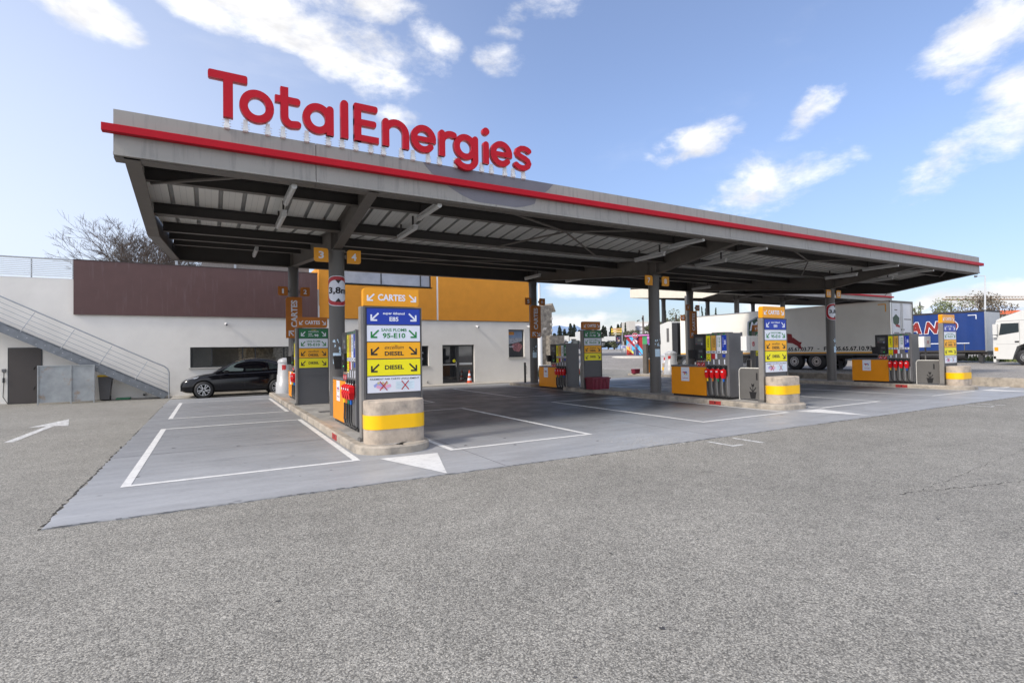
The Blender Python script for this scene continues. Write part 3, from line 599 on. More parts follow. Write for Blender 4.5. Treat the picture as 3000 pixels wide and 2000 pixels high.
# ---- totems
def fuel_panel(mb, F, a0, a1, b0, b1, kind, c=0.0):
    bgc = C_(cartes=None, e85=M_BLUE, sp98=M_GREEN, sp95=M_SWHITE, exd=M_SAFF, dsl=M_YEL, pay=M_SWHITE)[kind]
    tx = C_(e85=M_SWHITE, sp98=M_SWHITE, sp95=M_TGREEN, exd=M_BLACK, dsl=M_BLACK, pay=M_BLACK)[kind]
    mb.fbox(F, a0, a1, b0, b1, c, c+.022, bgc); t = c+.0235; w_ = a1-a0; h_ = b1-b0; cx = (a0+a1)/2; cy = (b0+b1)/2
    mb.fbox(F, a0-.012, a1+.012, b0-.012, b0, c, c+.016, M_DGREY)
    if kind != 'pay':
        arrow(mb, F, a0+w_*.14, cy-.01, h_*.52, t, tx); arrow(mb, F, a1-w_*.14, cy-.01, h_*.52, t, tx, flip=True)
    if kind == 'e85': mb.text(F, 'super éthanol', cx, cy+h_*.18, t, tx, w=w_*.41, h=h_*.2, bold=.03); mb.text(F, 'E85', cx, cy-h_*.16, t, tx, w=w_*.17, h=h_*.28, bold=.03)
    if kind == 'sp98': mb.text(F, 'excellium', cx, cy+h_*.24, t, tx, w=w_*.35, h=h_*.22, shear=.3); mb.text(F, 'sans', cx-w_*.115, cy-h_*.06, t, tx, w=w_*.13, h=h_*.1, bold=.03); mb.text(F, 'plomb', cx-w_*.09, cy-h_*.26, t, tx, w=w_*.18, h=h_*.14, bold=.03); mb.text(F, '98', cx+w_*.1, cy-h_*.2, t, tx, w=w_*.14, h=h_*.27, bold=.03)
    if kind == 'sp95': mb.text(F, 'SANS PLOMB', cx, cy+h_*.22, t, tx, w=w_*.48, h=h_*.2, bold=.015); mb.text(F, '95-E10', cx, cy-h_*.14, t, tx, w=w_*.43, h=h_*.32, bold=.03)
    if kind == 'exd': mb.text(F, 'excellium', cx, cy+h_*.20, t, tx, w=w_*.36, h=h_*.24, shear=.3); mb.text(F, 'DIESEL', cx, cy-h_*.2, t, tx, w=w_*.36, h=h_*.27, bold=.032)
    if kind in ('exd', 'sp98'): mb.stroke(F, arc(cx+w_*.02, cy+h_*.22, w_*.11, h_*.2, 150, 40, 8), .008, t-.0005, t+.0004, M_SAFF if kind == 'sp98' else M_YEL)
    if kind == 'dsl': mb.text(F, 'DIESEL', cx, cy, t, tx, w=w_*.36, h=h_*.28, bold=.032)
    if kind == 'pay':
        mb.text(F, 'PAIEMENT PAR CARTE UNIQUEMENT', cx+.01, b1-h_*.17, t, tx, w=w_*.93, h=h_*.13, bold=.015)
        nt_ = [mat('note_blue', srgb(150,160,215), .6), mat('note_pink', srgb(220,160,190), .6), mat('note_orange', srgb(215,150,110), .6), mat('note_lilac', srgb(190,190,225), .6)]
        for i, (u, v, rt_) in enumerate(((-.34,-.02,30),(-.29,-.16,-20),(-.2,-.12,35),(-.15,-.2,20),(-.24,-.05,-30),(-.12,-.1,10))):
            q = Fr(F.p(cx+u*w_, cy+v*h_, 0), F.r*math.cos(R(rt_))+F.u*math.sin(R(rt_)), F.u*math.cos(R(rt_))-F.r*math.sin(R(rt_)))
            mb.fquad(q, -.05, .05, -.026, .026, t+i*.0003, nt_[i % 4])
        coin = mat('coin_print', srgb(190,180,140), .6)
        for u in (-.30,-.22,-.15):
            mb.quad([F.p(cx+u*w_+.026*math.cos(k*.524), cy+h_*.09+.026*math.sin(k*.524), t+.002) for k in range(12)], coin)
        mb.fquad(F, cx+.02*w_, cx+.38*w_, cy-h_*.33, cy+h_*.18, t, mat('cheque_print', srgb(205,222,232), .6))
        for k in range(5): mb.fquad(F, cx+.04*w_, cx+(.36-.04*(k % 2))*w_, cy-h_*(.27-.09*k)-.001, cy-h_*(.27-.09*k)+.002, t+.0006, mat('cheque_line', srgb(130,160,190), .6))
        rx = mat('cross_red', srgb(170,25,40), .5, var=0)
        for u in (-.21,.20):
            for q, s_ in ((0,1),(1,-1)): mb.stroke(F, [(cx+u*w_-.07, cy-h_*.08-s_*.085), (cx+u*w_+.07, cy-h_*.08+s_*.085)], .018, t+.003, t+.0035+q*.001, rx)
def totem(loc, label, kinds, group, cartes_mat=None):
    x, y, z = loc; rt = empty('fuel_price_totem', loc, label, 'fuel sign', group); cm = cartes_mat or M_ORANGE
    m = MB(); m.box(x-.46, x+.63, y, y+.13, z, z+2.46, M_DGREY2); m.box(x-.44, x+.60, y-.004, y, z+.02, z+.62, M_DGREY2)
    m.box(x-.475, x+.645, y-.03, y+.15, z+2.46, z+2.475, M_DGREY); m.box(x+.63, x+.645, y-.03, y+.15, z, z+2.46, M_DGREY); m.build('body', rt, loc)
    m = MB(); m.box(x-.53, x-.465, y-.025, y+.13, z+.06, z+2.475, mat('side_post_grey', (.2,.19,.18), .45), bev=.01); m.box(x-.46, x-.445, y-.03, y+.0, z, z+2.46, M_DGREY); m.box(x-.56, x-.455, y-.04, y+.15, z, z+.06, M_DGREY); m.build('side_post', rt, loc)
    F = FRONT((x, y, z))
    m = MB(); m.rrect(F, -.465, .60, 2.49, 2.83, .07, -.14, .0, cm, (0,1,0,1)); t = .0015
    m.text(F, 'CARTES', .07, 2.655, t, M_SWHITE, w=.53, h=.125, bold=.03); arrow(m, F, -.33, 2.65, .14, t, M_SWHITE); arrow(m, F, .48, 2.65, .14, t, M_SWHITE, flip=True)
    m.build('cards_header', rt, loc)
    for i, k in enumerate(kinds):
        m = MB(); b1 = 2.445-i*.318; b0 = b1-(.298 if k != 'pay' else .298); fuel_panel(m, F, -.41, .61, b0, b1, k, .002); m.build('notice_panel' if k == 'pay' else 'fuel_panel', rt, loc)
    if 'pay' not in kinds:
        m = MB(); m.fbox(F, -.41, .61, .95, 1.15, .002, .012, M_DGREY2); m.build('blank_panel', rt, loc)
    return rt
K5 = ['e85','sp95','exd','dsl','pay']; K4 = ['sp98','sp95','exd','dsl']
T0 = totem((0,-4.70,.16), 'tall fuel sign with payment notice behind the nearest tan bollard', K5, 'fuel signs with a payment notice')
for X, lb in ((11.45,'fuel sign with payment notice on the middle island, beside a small white cabinet'), (23.02,'fuel sign with payment notice on the right-hand island, before the blue truck')):
    copy_tree(T0, (X+(.26 if X < 12 else 0),-4.60,.16), lb)
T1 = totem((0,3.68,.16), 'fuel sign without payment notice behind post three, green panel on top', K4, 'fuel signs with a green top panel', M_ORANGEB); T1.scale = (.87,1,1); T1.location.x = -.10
copy_tree(T1, (11.04,3.30,.16), 'fuel sign with green top panel standing by the big maroon crate on the middle island'); copy_tree(T1, (22.55,3.55,.16), 'fuel sign with green top panel mostly hidden behind the middle white cabinet')
# ---- wall cabinets behind two totems
for X, lb in ((11.45,'small white metal cabinet left of the middle payment sign'), (22.6,'small white metal cabinet left of the right-hand payment sign, before the blue truck')):
    lo = (X,-4.0,.16); rt = empty('white_cabinet', lo, lb, 'cabinet', 'white cabinets behind the front signs'); m = MB()
    m.box(X-.16, X+.40, -4.0, -3.80, 1.68, 2.13, M_WHITE, bev=.008); m.build('cabinet_box', rt, lo)
    m = MB(); F = FRONT((X+.1,-4.0,1.9)); m.rrect(F, .02, .12, -.08, .05, .02, .001, .003, M_RED); m.fbox(F, .04, .10, .0, .01, .0035, .004, M_SWHITE); m.fbox(F, .05, .09, -.05, -.02, .0035, .004, M_SWHITE); m.fbox(F, -.085, -.080, -.215, .22, .0, .003, M_DGREY); m.fbox(F, -.12, -.108, -.01, .0, .0, .004, M_BLACK); m.build('door_front', rt, lo)
    m = MB(); m.box(X+.2, X+.24, -3.9, -3.86, .16, 1.68, M_DGREY); m.build('stand', rt, lo)
# ---- pumps
def logo(mb, F, cx, cy, s, c):              # round company mark: red bar, blue-green-yellow ring
    mb.stroke(F, [(cx-.42*s,cy+.12*s),(cx-.1*s,cy+.10*s),(cx+.18*s,cy+.03*s)], .15*s, c, c+.001, M_RED, True, True)
    mb.stroke(F, [(cx-.2*s,cy+.08*s),(cx-.15*s,cy-.22*s)], .12*s, c, c+.0015, M_RED, False, True)
    cols = [((20,70),srgb(30,90,200)),((70,125),srgb(60,150,220)),((-35,20),srgb(90,80,190)),((-90,-35),srgb(110,190,90)),((-150,-90),srgb(240,200,40))]
    for i, ((a, b), cc) in enumerate(cols): mb.stroke(F, arc(cx+.16*s, cy-.02*s, .22*s, .22*s, a, b, 6), .1*s, c, c+.0006+i*.0001, mat('logo_%d' % i, cc, .5, var=0))
HOSE = [mat('hose_yellow', srgb(235,190,20), .4), mat('hose_orange', srgb(200,105,20), .4), mat('hose_green', srgb(20,120,80), .4), mat('hose_blue', srgb(10,90,180), .4)]
M_CARD = mat('pump_notice_red', srgb(178,30,34), .45)
def pump(loc, label, kinds, number, group='fuel pumps', two=True):
    x, y, z = loc; rt = empty('fuel_pump', loc, label, 'fuel pump', group); hw = .33
    B = lambda nm, m, p=None: m.build(nm, p or rt, loc)
    # y runs from +1.2 (cabinet end) to -1.2 (nozzle end)
    m = MB(); m.box(x-hw+.04, x+hw-.04, y-1.17, y+1.15, z, z+.07, M_BPLAST); m.box(x-hw+.05, x-hw+.06, y+.9, y+1.0, z+.02, z+.06, M_SWHITE); B('plinth', m)
    m = MB(); m.box(x-hw, x+hw, y-.30, y+1.2, z+.07, z+1.0, M_PORANGE, bev=.008)
    for s in (-1,1): m.box(x+s*hw-.004, x+s*hw+.004, y+1.13, y+1.15, z+.92, z+.94, M_BLACK)
    B('orange_cabinet', m)
    m = MB(); m.box(x-hw-.01, x+hw+.01, y+.02, y+1.21, z+1.0, z+1.06, M_GREY, bev=.02); B('cabinet_top', m)
    m = MB(); m.box(x-hw+.02, x+hw-.02, y-1.2, y-.30, z+.07, z+2.09, M_GREY, bev=.006); m.box(x-hw+.035, x+hw-.035, y-.30, y+.22, z+1.27, z+2.09, M_BPLAST, bev=.006); m.box(x-hw+.02, x+hw-.02, y-.30, y+.12, z+1.0, z+1.27, M_GREY)
    m.box(x-hw, x-hw+.02, y-1.2, y-1.13, z+.07, z+2.11, M_GREY); m.box(x+hw-.02, x+hw, y-1.2, y-1.13, z+.07, z+2.11, M_GREY); m.box(x-.2, x+.2, y-.95, y-.45, z+2.09, z+2.12, M_GREY); B('housing', m)
    for F, sg in ((LEFT((x-hw+.02, y, z)), -1),)+(((RIGHT((x+hw-.02, y, z)), 1),) if two else ()):
        k = 1 if sg < 0 else -1; U = lambda yy: -yy*k                 # frame coordinate of a local y
        def seg_(a, b): return (min(U(a),U(b)), max(U(a),U(b)))
        def fb(mb, ya, yb, b0, b1, c0, c1, mm): a0, a1 = seg_(ya, yb); mb.fbox(F, a0, a1, b0, b1, c0, c1, mm)
        m = MB(); a0, a1 = seg_(.75, .40); m.fbox(F, a0-.0, a1+.0, .52, .99, .021, .024, M_SWHITE); cx = (a0+a1)/2
        logo(m, F, cx, .79, .22, .025); m.text(F, 'TotalEnergies', cx, .62, .025, M_RED, w=.24, h=.034, bold=.03); B('logo_panel', m)
        m = MB(); fb(m, .18, -.27, 1.68, 2.03, -.005, .008, M_BPLAST); fb(m, .12, -.20, 1.74, 1.98, .0085, .011, M_DGREY2); fb(m, .02, -.14, 1.86, 1.92, .012, .013, mat('lcd', srgb(110,118,100), .3)); fb(m, -.1, -.19, 1.72, 1.80, .012, .013, mat('number_plate', srgb(90,95,110), .4))
        m.text(F, number if sg < 0 else str(int(number)+1), U(-.145), 1.76, .0135, M_SWHITE, h=.05, bold=.03); fb(m, .1, .05, 1.76, 1.77, .012, .013, M_RED); B('display', m)
        m = MB(); fb(m, .10, -.23, 1.22, 1.62, -.005, .05, M_BPLAST)
        a0, a1 = seg_(.27, .08); pr = [(0,1.26),(.0,1.56),(.05,1.6)]
        m.hexa([F.p(a0,1.27,-.01),F.p(a1,1.27,-.01),F.p(a1,1.27,.19),F.p(a0,1.27,.15),F.p(a0,1.57,-.01),F.p(a1,1.57,-.01),F.p(a1,1.57,.22),F.p(a0,1.57,.20)], M_BPLAST)
        fb(m, -.05, -.2, 1.48, 1.56, .05, .056, M_DGREY2); fb(m, -.15, -.165, 1.33, 1.345, .05, .056, mat('green_led', (.1,.9,.2), .4, emit=(.1,.9,.2,1.5)))
        for i in range(3):
            for j in range(4): fb(m, -.02-.03*i, -.04-.03*i, 1.30+.035*j, 1.32+.035*j, .05, .054, M_DGREY)
        B('card_reader', m)
        m = MB(); fb(m, .10, -.28, 1.02, 1.16, .0, .006, M_DGREY)
        for ya in (.08,-.10): a0, a1 = seg_(ya, ya-.15); m.rrect(F, a0, a1, 1.03, 1.15, .015, .006, .009, M_CARD); m.stroke(F, [(a0+.03,1.06),(a0+.06,1.12),(a0+.12,1.08)] if ya > 0 else [(a0+.03,1.05),(a1-.03,1.13)], .014, .0095, .0105, M_SWHITE)
        for q in range(7): fb(m, .06-.05*q, .03-.05*q, 1.18, 1.21, .0, .004, M_SWHITE if q % 2 else M_SAFF)
        B('warning_signs', m)
        # fuel name strips
        cm = C_(dsl=(M_YEL,M_BLACK,'DIESEL'), exd=(mat('strip_saffron', srgb(222,168,70), .45),M_BLACK,'DIESEL'), sp95=(M_SWHITE,M_TGREEN,'95-E10'), e85=(M_BLUE,M_SWHITE,'E85'), sp98=(M_GREEN,M_SWHITE,'98'))
        for i, kk in enumerate(kinds):
            yc = -.40-.205*i; b_, t_, s_ = cm[kk]; a0, a1 = seg_(yc+.085, yc-.085); m = MB(); m.fbox(F, a0, a1, 1.53, 2.02, .0, .006, b_)
            sub = C_(exd='excellium', sp95='sans plomb', e85='super éthanol', sp98='excellium').get(kk); ca = (a0+a1)/2
            m.text(F, s_, ca+(.03 if sub else 0), 1.80, .0066, t_, w=.30 if kk != 'e85' else .14, h=.058, bold=.018, rot=90)
            if sub: m.text(F, sub, ca-.038, 1.80, .0066, t_, w=.30, h=.035, rot=90, shear=.2 if kk in('exd','sp98') else 0)
            m.fbox(F, a0, a1, 1.455, 1.525, .0, .005, M_SWHITE); m.fbox(F, a0+.04, a1-.04, 1.475, 1.505, .0051, .006, M_DGREY)
            m.fbox(F, a0+.05, a1-.05, 2.035, 2.075, .0, .004, M_TGREEN)
            B('fuel_strip', m); m = MB(); m.fbox(F, ca-.02, ca+.02, 1.10, 1.25, .0, .005, M_SWHITE); B('nozzle_tag', m)
        m = MB(); a0, a1 = seg_(-.32,-.48); m.fbox(F, a0, a1, 1.20+.0, 1.445, .0, .0045, M_YEL); ca = (a0+a1)/2; m.stroke(F, [(ca-.05,1.28),(ca,1.38),(ca+.05,1.28),(ca-.05,1.28)], .012, .005, .006, M_BLACK); m.fbox(F, ca-.05, ca+.05, 1.40, 1.42, .005, .006, M_BLACK); m.fbox(F, ca-.05, ca+.05, 1.22, 1.25, .005, .006, M_BLACK)
        a0, a1 = seg_(-.52,-.66); m.fbox(F, a0, a1, 1.27, 1.44, .0, .0045, M_CARD); a0, a1 = seg_(-.665,-.74); m.fbox(F, a0, a1, 1.27, 1.44, .0, .0045, M_SWHITE); a0, a1 = seg_(-.94,-1.05); m.fbox(F, a0, a1, 1.32, 1.42, .0, .0045, M_BLUE); B('stickers', m)
        # nozzle bay
        m = MB(); fb(m, -.31, -1.12, .74, 1.06, -.0, .004, M_BPLAST); fb(m, -.31, -1.12, .10, .70, .0, .003, M_DGREY)
        for i in range(4): yc = -.42-.2*i; fb(m, yc-.085, yc-.115, .12, .70, .003, .03, M_ALU); fb(m, yc+.075, yc+.095, .12, .66, .003, .02, M_ALU); fb(m, yc+.06, yc-.06, .98, 1.05, .004, .05, M_BPLAST)
        B('nozzle_bay', m)
        for i in range(4):
            yc = -.41-.205*i; a = U(yc); m = MB()
            P = lambda da, b, c: F.p(a+da*k, b, c)
            m.tube([P(-.03,1.02,.02),P(-.01,.96,.05),P(.02,.88,.10)], .012, M_ALU, 8)                       # spout
            # red out-of-service boot: a soft tapered bag
            for (r0, r1, b0, b1) in ((.062,.075,.92,.80),(.075,.045,.80,.66)):
                V = [P(-r0,b0,.03),P(r0,b0,.03),P(r0,b0,.15),P(-r0,b0,.15),P(-r1,b1,.04),P(r1,b1,.04),P(r1,b1,.13),P(-r1,b1,.13)]; m.add(V, [(0,1,2,3),(7,6,5,4),(0,4,5,1),(1,5,6,2),(2,6,7,3),(3,7,4,0)], M_BOOT)
            m.add([P(-.062,.92,.03),P(.062,.92,.03),P(.062,.92,.15),P(-.062,.92,.15),P(.0,.96,.06),P(.0,.96,.10)], [(3,2,5),(0,4,1),(1,4,5,2),(0,3,5,4)], M_BOOT)
            m.fbox(Fr(P(0,.87,.151), F.r, F.u), -.035, .035, -.02, .02, 0, .001, M_SWHITE)
            nz_ = B('nozzle_boot', m)
            m = MB(); m.tube([P(0,.67,.085),P(0,.56,.085)], .028, HOSE[i], 10)
            m.tube([P(0,.56,.085),P(0,.40,.085),P(.03,.22,.10),P(.09,.10+.02*(i%2),.09),P(.16,.08,.05),P(.2,.10,.01)], .021, M_RUB, 8); B('hose', m)
    return rt
P0 = pump((0,-2.3,.16), 'fuel pump on the nearest island behind post three, red out-of-service covers on its nozzles', ['dsl','exd','sp95','e85'], '3', 'front fuel pumps')
copy_tree(P0, (11.45,-2.3,.16), 'fuel pump with wide orange cabinet between post seven and its fuel sign')
copy_tree(P0, (22.9,-2.3,.16), 'fuel pump on the right-hand island, in front of the end of the white trailer')
P1 = pump((0,6.3,.16), 'fuel pump beside the green-topped sign on the left island, next to the white tank', ['dsl','exd','sp95','sp98'], '1', 'rear fuel pumps')
copy_tree(P1, (11.45,6.35,.0), 'rear fuel pump right of post five, standing on the ground between kerb pieces'); copy_tree(P1, (22.9,6.3,.16), 'rear fuel pump behind post nine, mostly hidden by the middle pump')
# ---- low screens with a flower pot picture
M_TRIM = mat('screen_trim', (.62,.61,.58), .4)
def screen(loc, label, tulip=True):
    x, y, z = loc; rt = empty('low_screen', loc, label, 'screen', 'low screens between pump and sign'); F = LEFT((x, y, z)); w_, h_ = .40, .98
    m = MB(); m.rrect(F, -w_, w_, .03, h_, .1, -.03, .0, M_DGREY, (0,0,0,1)); m.rrect(F, .2, .25, .62, .84, .02, .0, .004, M_BPLAST)
    if tulip:
        m.fprism(F, [(.0,.05),(.16,.05),(.19,.2),(.21,.26),(-.05,.26),(-.03,.2)], .001, .003, M_BLACK)
        m.stroke(F, [(.08,.26),(.08,.44)], .02, .001, .0035, M_BLACK); m.fprism(F, [(.04,.42),(.12,.42),(.13,.52),(.08,.48),(.03,.52)], .001, .004, M_BLACK)
        for s in (-1,1): m.stroke(F, [(.08,.27),(.08+s*.07,.34),(.08+s*.1,.40)], .03, .001, .0028, M_BLACK)
    m.build('screen_panel', rt, loc)
    m = MB(); P = [(-w_-.0,.0)]+[(-w_,h_-.1)]+[(-w_+.1-.1*math.cos(R(a)), h_-.1+.1*math.sin(R(a))) for a in (20,45,70,90)]+[(w_,h_)]
    m.tube([F.p(a,b,-.015) for a,b in P], .02, M_TRIM, 8); m.build('white_trim', rt, loc); return rt
S0 = screen((-.12,-3.98,.16), 'low grey screen beside the nearest pump, hidden behind its sign post')
copy_tree(S0, (11.50,-3.95,.16), 'low grey screen with white trim and tulip pot picture between middle pump and fuel sign')
copy_tree(S0, (22.78,-3.95,.16), 'low grey screen with flower pot picture on the right-hand island')
copy_tree(S0, (11.40,4.15,.16), 'low grey screen with animal-like black stain left of the maroon crate'); copy_tree(S0, (22.85,4.2,.16), 'low grey screen at the rear right island behind the white cabinet')
# ---- number plates on columns
def number_sign(X, y, z, n, side, label, m_=M_ORANGE, s=.36):
    x0 = X-.60 if side < 0 else X+.235; F = FRONT((x0, y, z)); m = MB()
    m.rrect(F, 0, s, 0, s, .07, -.03, .0, m_, (1,0,1,0) if side < 0 else (0,1,0,1)); wd = .13*len(n)-.04*(len(n)-1)
    m.text(F, n, s/2, s/2, .0012, M_SWHITE, w=wd if n != '1' else .07, h=.19, bold=.03)
    m.box(X-.25 if side < 0 else X+.18, X-.18 if side < 0 else X+.25, y+.02, y+.04, z+.12, z+.22, M_STEEL)
    m.build('number_sign', loc=(x0, y, z), label=label, cat='number sign', group='orange bay number signs')
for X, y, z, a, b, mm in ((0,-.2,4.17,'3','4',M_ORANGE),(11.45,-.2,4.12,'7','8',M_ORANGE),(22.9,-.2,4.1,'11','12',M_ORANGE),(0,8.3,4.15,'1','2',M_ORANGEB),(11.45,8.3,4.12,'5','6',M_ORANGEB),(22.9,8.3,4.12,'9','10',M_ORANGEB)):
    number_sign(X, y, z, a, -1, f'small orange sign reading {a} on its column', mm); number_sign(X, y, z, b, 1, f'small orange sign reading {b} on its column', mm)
number_sign(35.1, 14.3, 4.2, '15', -1, 'small orange sign reading 15 on a farther column', M_ORANGEB, .42); number_sign(35.1, 14.3, 4.2, '16', 1, 'small orange sign reading 16 on a farther column', M_ORANGEB, .42)
q_ = at(2001,931,36); m = MB(); F = FRONT(q_); hc_ = Vector((29.35,14.5,0)); m.rrect(F, -.2, .2, -.2, .2, .07, -.03, 0, M_ORANGEB, (1,0,1,0)); m.text(F, '13', 0, 0, .0012, M_SWHITE, w=.2, h=.2, bold=.03); 
m.box(q_.x+.2, q_.x+.45, q_.y+.001, q_.y+.03, q_.z-.05, q_.z+.05, M_STEEL); m.tube([(q_.x+.42,q_.y,GP(29,14)-.2),(q_.x+.42,q_.y,5.4)], .16, M_COLUMN, 20); m.build('number_sign', loc=q_, label='small orange sign reading 13, just left of the column with sign 9', cat='number sign', group='orange bay number signs')
# ---- vertical CARTES boards
for X, lb, two in ((0,'tall orange board with sideways card lettering under signs one and two',0), (11.45,'tall orange board with sideways card lettering under signs five and six',1), (22.9,'tall orange board with sideways card lettering under signs nine and ten',0)):
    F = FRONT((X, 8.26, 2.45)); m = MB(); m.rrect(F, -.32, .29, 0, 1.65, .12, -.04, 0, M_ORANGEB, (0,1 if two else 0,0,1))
    m.text(F, 'CARTES', -.01, .98, .0015, M_SWHITE, w=1.08, h=.24, bold=.032, rot=90)
    k = .2
    m.stroke(F, [(-.04,.1),(-.18,.26)], .045, .001, .002, M_SWHITE); m.stroke(F, [(-.2,.08),(-.2,.3),], .045, .001, .0026, M_SWHITE); m.stroke(F, [(-.22,.28),(-.02,.28)], .045, .001, .0032, M_SWHITE)
    if two: m.stroke(F, [(.04,.28),(.2,.12)], .045, .001, .002, M_SWHITE); m.stroke(F, [(.22,.1),(.22,.28)], .045, .001, .0026, M_SWHITE); m.stroke(F, [(.05,.1),(.24,.1)], .045, .001, .0032, M_SWHITE)
    m.build('card_board', loc=(X,8.26,2.45), label=lb, cat='sign board', group='vertical card boards')
# ---- height limit plates wrapped round the columns
M_RING = mat('sign_ring_red', srgb(165,16,34), .4, var=.03)
def wrap_sign(X, Y, zc, txt, label, half=2.05, hh=.40, r=.206):
    m = MB(); Rr = .2
    def cp(a, b, c=0.0): t = a/Rr; return (X+math.sin(t)*(r+c), Y-math.cos(t)*(r+c), zc+b)
    W = half*Rr
    def ell(k, s, n=4): t = 2*math.pi*k/64; c_, s_ = math.cos(t), math.sin(t); return (W*s*math.copysign(abs(c_)**(2/2.6), c_), hh*(s if s > .9 else s)*math.copysign(abs(s_)**(2/2.6), s_))
    def ring(s0, s1, c, mm, hexp=None):
        V = [cp(*ell(k, s0), c) for k in range(64)]+[cp(*ell(k, s1), c) for k in range(64)]; m.add(V, [(k,(k+1)%64,64+(k+1)%64,64+k) for k in range(64)], mm, False)
    def disc(s, c, mm):
        for j in range(16): ring(s*(1-j/16), s*(1-(j+1)/16)+1e-4, c, mm)
    ring(1.0, .955, .004, M_SWHITE); ring(.958, .72, .005, M_RING); disc(.725, .0045, M_SWHITE)
    for s_ in (-1, 1):
        V = [cp(-.075, s_*.29, .012), cp(0, s_*.29, .012), cp(.075, s_*.29, .012), cp(0, s_*.19, .012)]; m.add(V, [(0,1,3),(1,2,3)], M_BLACK)
    Vt, Ft, ar = text_mesh(txt, .03, 0); tw = .50; V = [cp(x*tw, y*.20, .015) for x, y in Vt]; m.add(V, Ft, M_BLACK)
    m.build('height_limit_sign', loc=(X, Y-r, zc), label=label, cat='road sign', group='round height limit plates')
wrap_sign(0, 0, 3.43, '3,8m', 'red-ringed height limit plate reading 3,8m around the nearest column'); wrap_sign(22.9, 0, 3.43, '3,8m', 'red-ringed height limit plate reading 3,8m on the column with signs eleven and twelve')
wrap_sign(35.1, 14.5, 3.75, '4,8m', 'red-ringed height limit plate reading 4,8m on the farther column with signs fifteen and sixteen', r=.206)
# ---- paper notices on columns
M_PAP = mat('notice_pale_blue', srgb(196,220,236), .6, var=.05)
def notice(X, Y, z, a0, label, seed):
    m = MB(); r = .203; random.seed(seed)
    def cp(a, b, c=0): t = R(a0)+a/.2; return (X+math.sin(t)*(r+c), Y-math.cos(t)*(r+c), z+b)
    V = [cp(-.11+.22*i/6, b) for b in (0,.28) for i in range(7)]; m.add(V, [(i,i+1,8+i,7+i) for i in range(6)], M_PAP)
    for (u0,u1,v0,v1,mm) in ((-.05,.05,.2,.225,M_RED),(-.04,.04,.14,.16,M_BLUE),(-.08,.08,.09,.1,M_DGREY),(-.07,.07,.06,.068,M_DGREY)): V = [cp(u0,v0,.001),cp(u1,v0,.001),cp(u1,v1,.001),cp(u0,v1,.001)]; m.quad(V, mm)
    for _ in range(9):                                   # torn remains of an older sticker
        a, b = random.uniform(-.12,.1), random.uniform(.3,.62); s = random.uniform(.02,.06); m.quad([cp(a,b,.0005),cp(a+s,b-s*.5,.0005),cp(a+s*.8,b+s,.0005),cp(a+s*.1,b+s*1.3,.0005)], M_PAP)
    m.build('paper_notice', loc=cp(0,0), label=label, cat='notice', group='pale notices stuck on columns')
notice(0,0,1.52,-12,'pale blue paper notice with torn sticker remains on the nearest column',1); notice(11.45,0,1.5,-12,'pale blue paper notice on the column with signs seven and eight',2); notice(22.9,0,1.5,5,'pale blue paper notice on the column with signs eleven and twelve',3); notice(11.45,8.5,1.45,-20,'pale blue paper notice on the column with signs five and six',4)
# ---- crates
M_CRATE = mat('maroon_plastic', srgb(112,28,50), .45, var=.05)
def crate(x, y, z, rz, label, s=1.0):
    lo = (x,y,z); rt = empty('storage_crate', lo, label, 'storage box', 'maroon storage crates', rz)
    def b(nm, mk): m = MB(); mk(m); o = m.build(nm, rt); return o
    b('bin', lambda m: (m.hexa([(-.40*s,-.24*s,0),(.40*s,-.24*s,0),(.40*s,.24*s,0),(-.40*s,.24*s,0),(-.43*s,-.27*s,.42*s),(.43*s,-.27*s,.42*s),(.43*s,.27*s,.42*s),(-.43*s,.27*s,.42*s)], M_CRATE), [m.box(q*s-.012, q*s+.012, -.285*s, -.25*s, .03, .41*s, M_CRATE) for q in (-.3,-.1,.1,.3)], m.box(-.3*s,-.2*s,-.30*s,-.27*s,.30*s,.40*s,M_CRATE), m.box(.2*s,.3*s,-.30*s,-.27*s,.30*s,.40*s,M_CRATE)))
    b('lid', lambda m: (m.box(-.46*s,.46*s,-.30*s,.30*s,.42*s,.47*s,M_CRATE,bev=.012), m.box(-.41*s,.41*s,-.25*s,.25*s,.47*s,.50*s,M_CRATE,bev=.01)))
crate(11.08, 2.95, .162, -.05, 'big maroon storage crate with lid in front of the green-topped fuel sign')
# ---- white absorbent tanks
M_TANK = mat('tank_white', (.42,.43,.45), .35, var=.04)
def tank(x, y, z, label, r=.33, h=1.5):
    lo = (x,y,z); rt = empty('round_tank', lo, label, 'tank', 'white round tanks'); m = MB()
    m.lathe(lo, [(r*1.28,0),(r*1.25,h*.30),(r*1.13,h*.32),(r*1.1,h*.52),(r*1.04,h*.54),(r*.97,h*.86),(r*.95,h*.88)], M_TANK, 28); m.build('tank_body', rt, lo)
    m = MB(); m.lathe((x,y,z), [(r*1.03,h*.86),(r*1.03,h*.90),(r*.9,h*.95),(r*.4,h)], M_TANK, 28); m.build('lid', rt, lo)
    m = MB(); t0 = math.atan2(CAM.y-y, CAM.x-x)-.5
    for k in range(4): m.quad([(x+r*1.01*math.cos(t0+q), y+r*1.01*math.sin(t0+q), z+b) for q, b in ((k*.12,h*.6),(k*.12+.12,h*.6),(k*.12+.12,h*.8),(k*.12,h*.8))], M_CARD)
    m.build('red_sticker', rt, lo)
tank(-.12, 10.1, .16, 'white round tank with red sticker behind the left island, beside the black car'); tank(22.9, 10.2, .16, 'white round tank with red sticker left of the column with sign nine', .36, 1.5); 
q_ = at(1953,1088,40.5); tank(q_.x, q_.y, 0, 'taller white round tank standing left of the one with the red sticker', .40, 1.45)
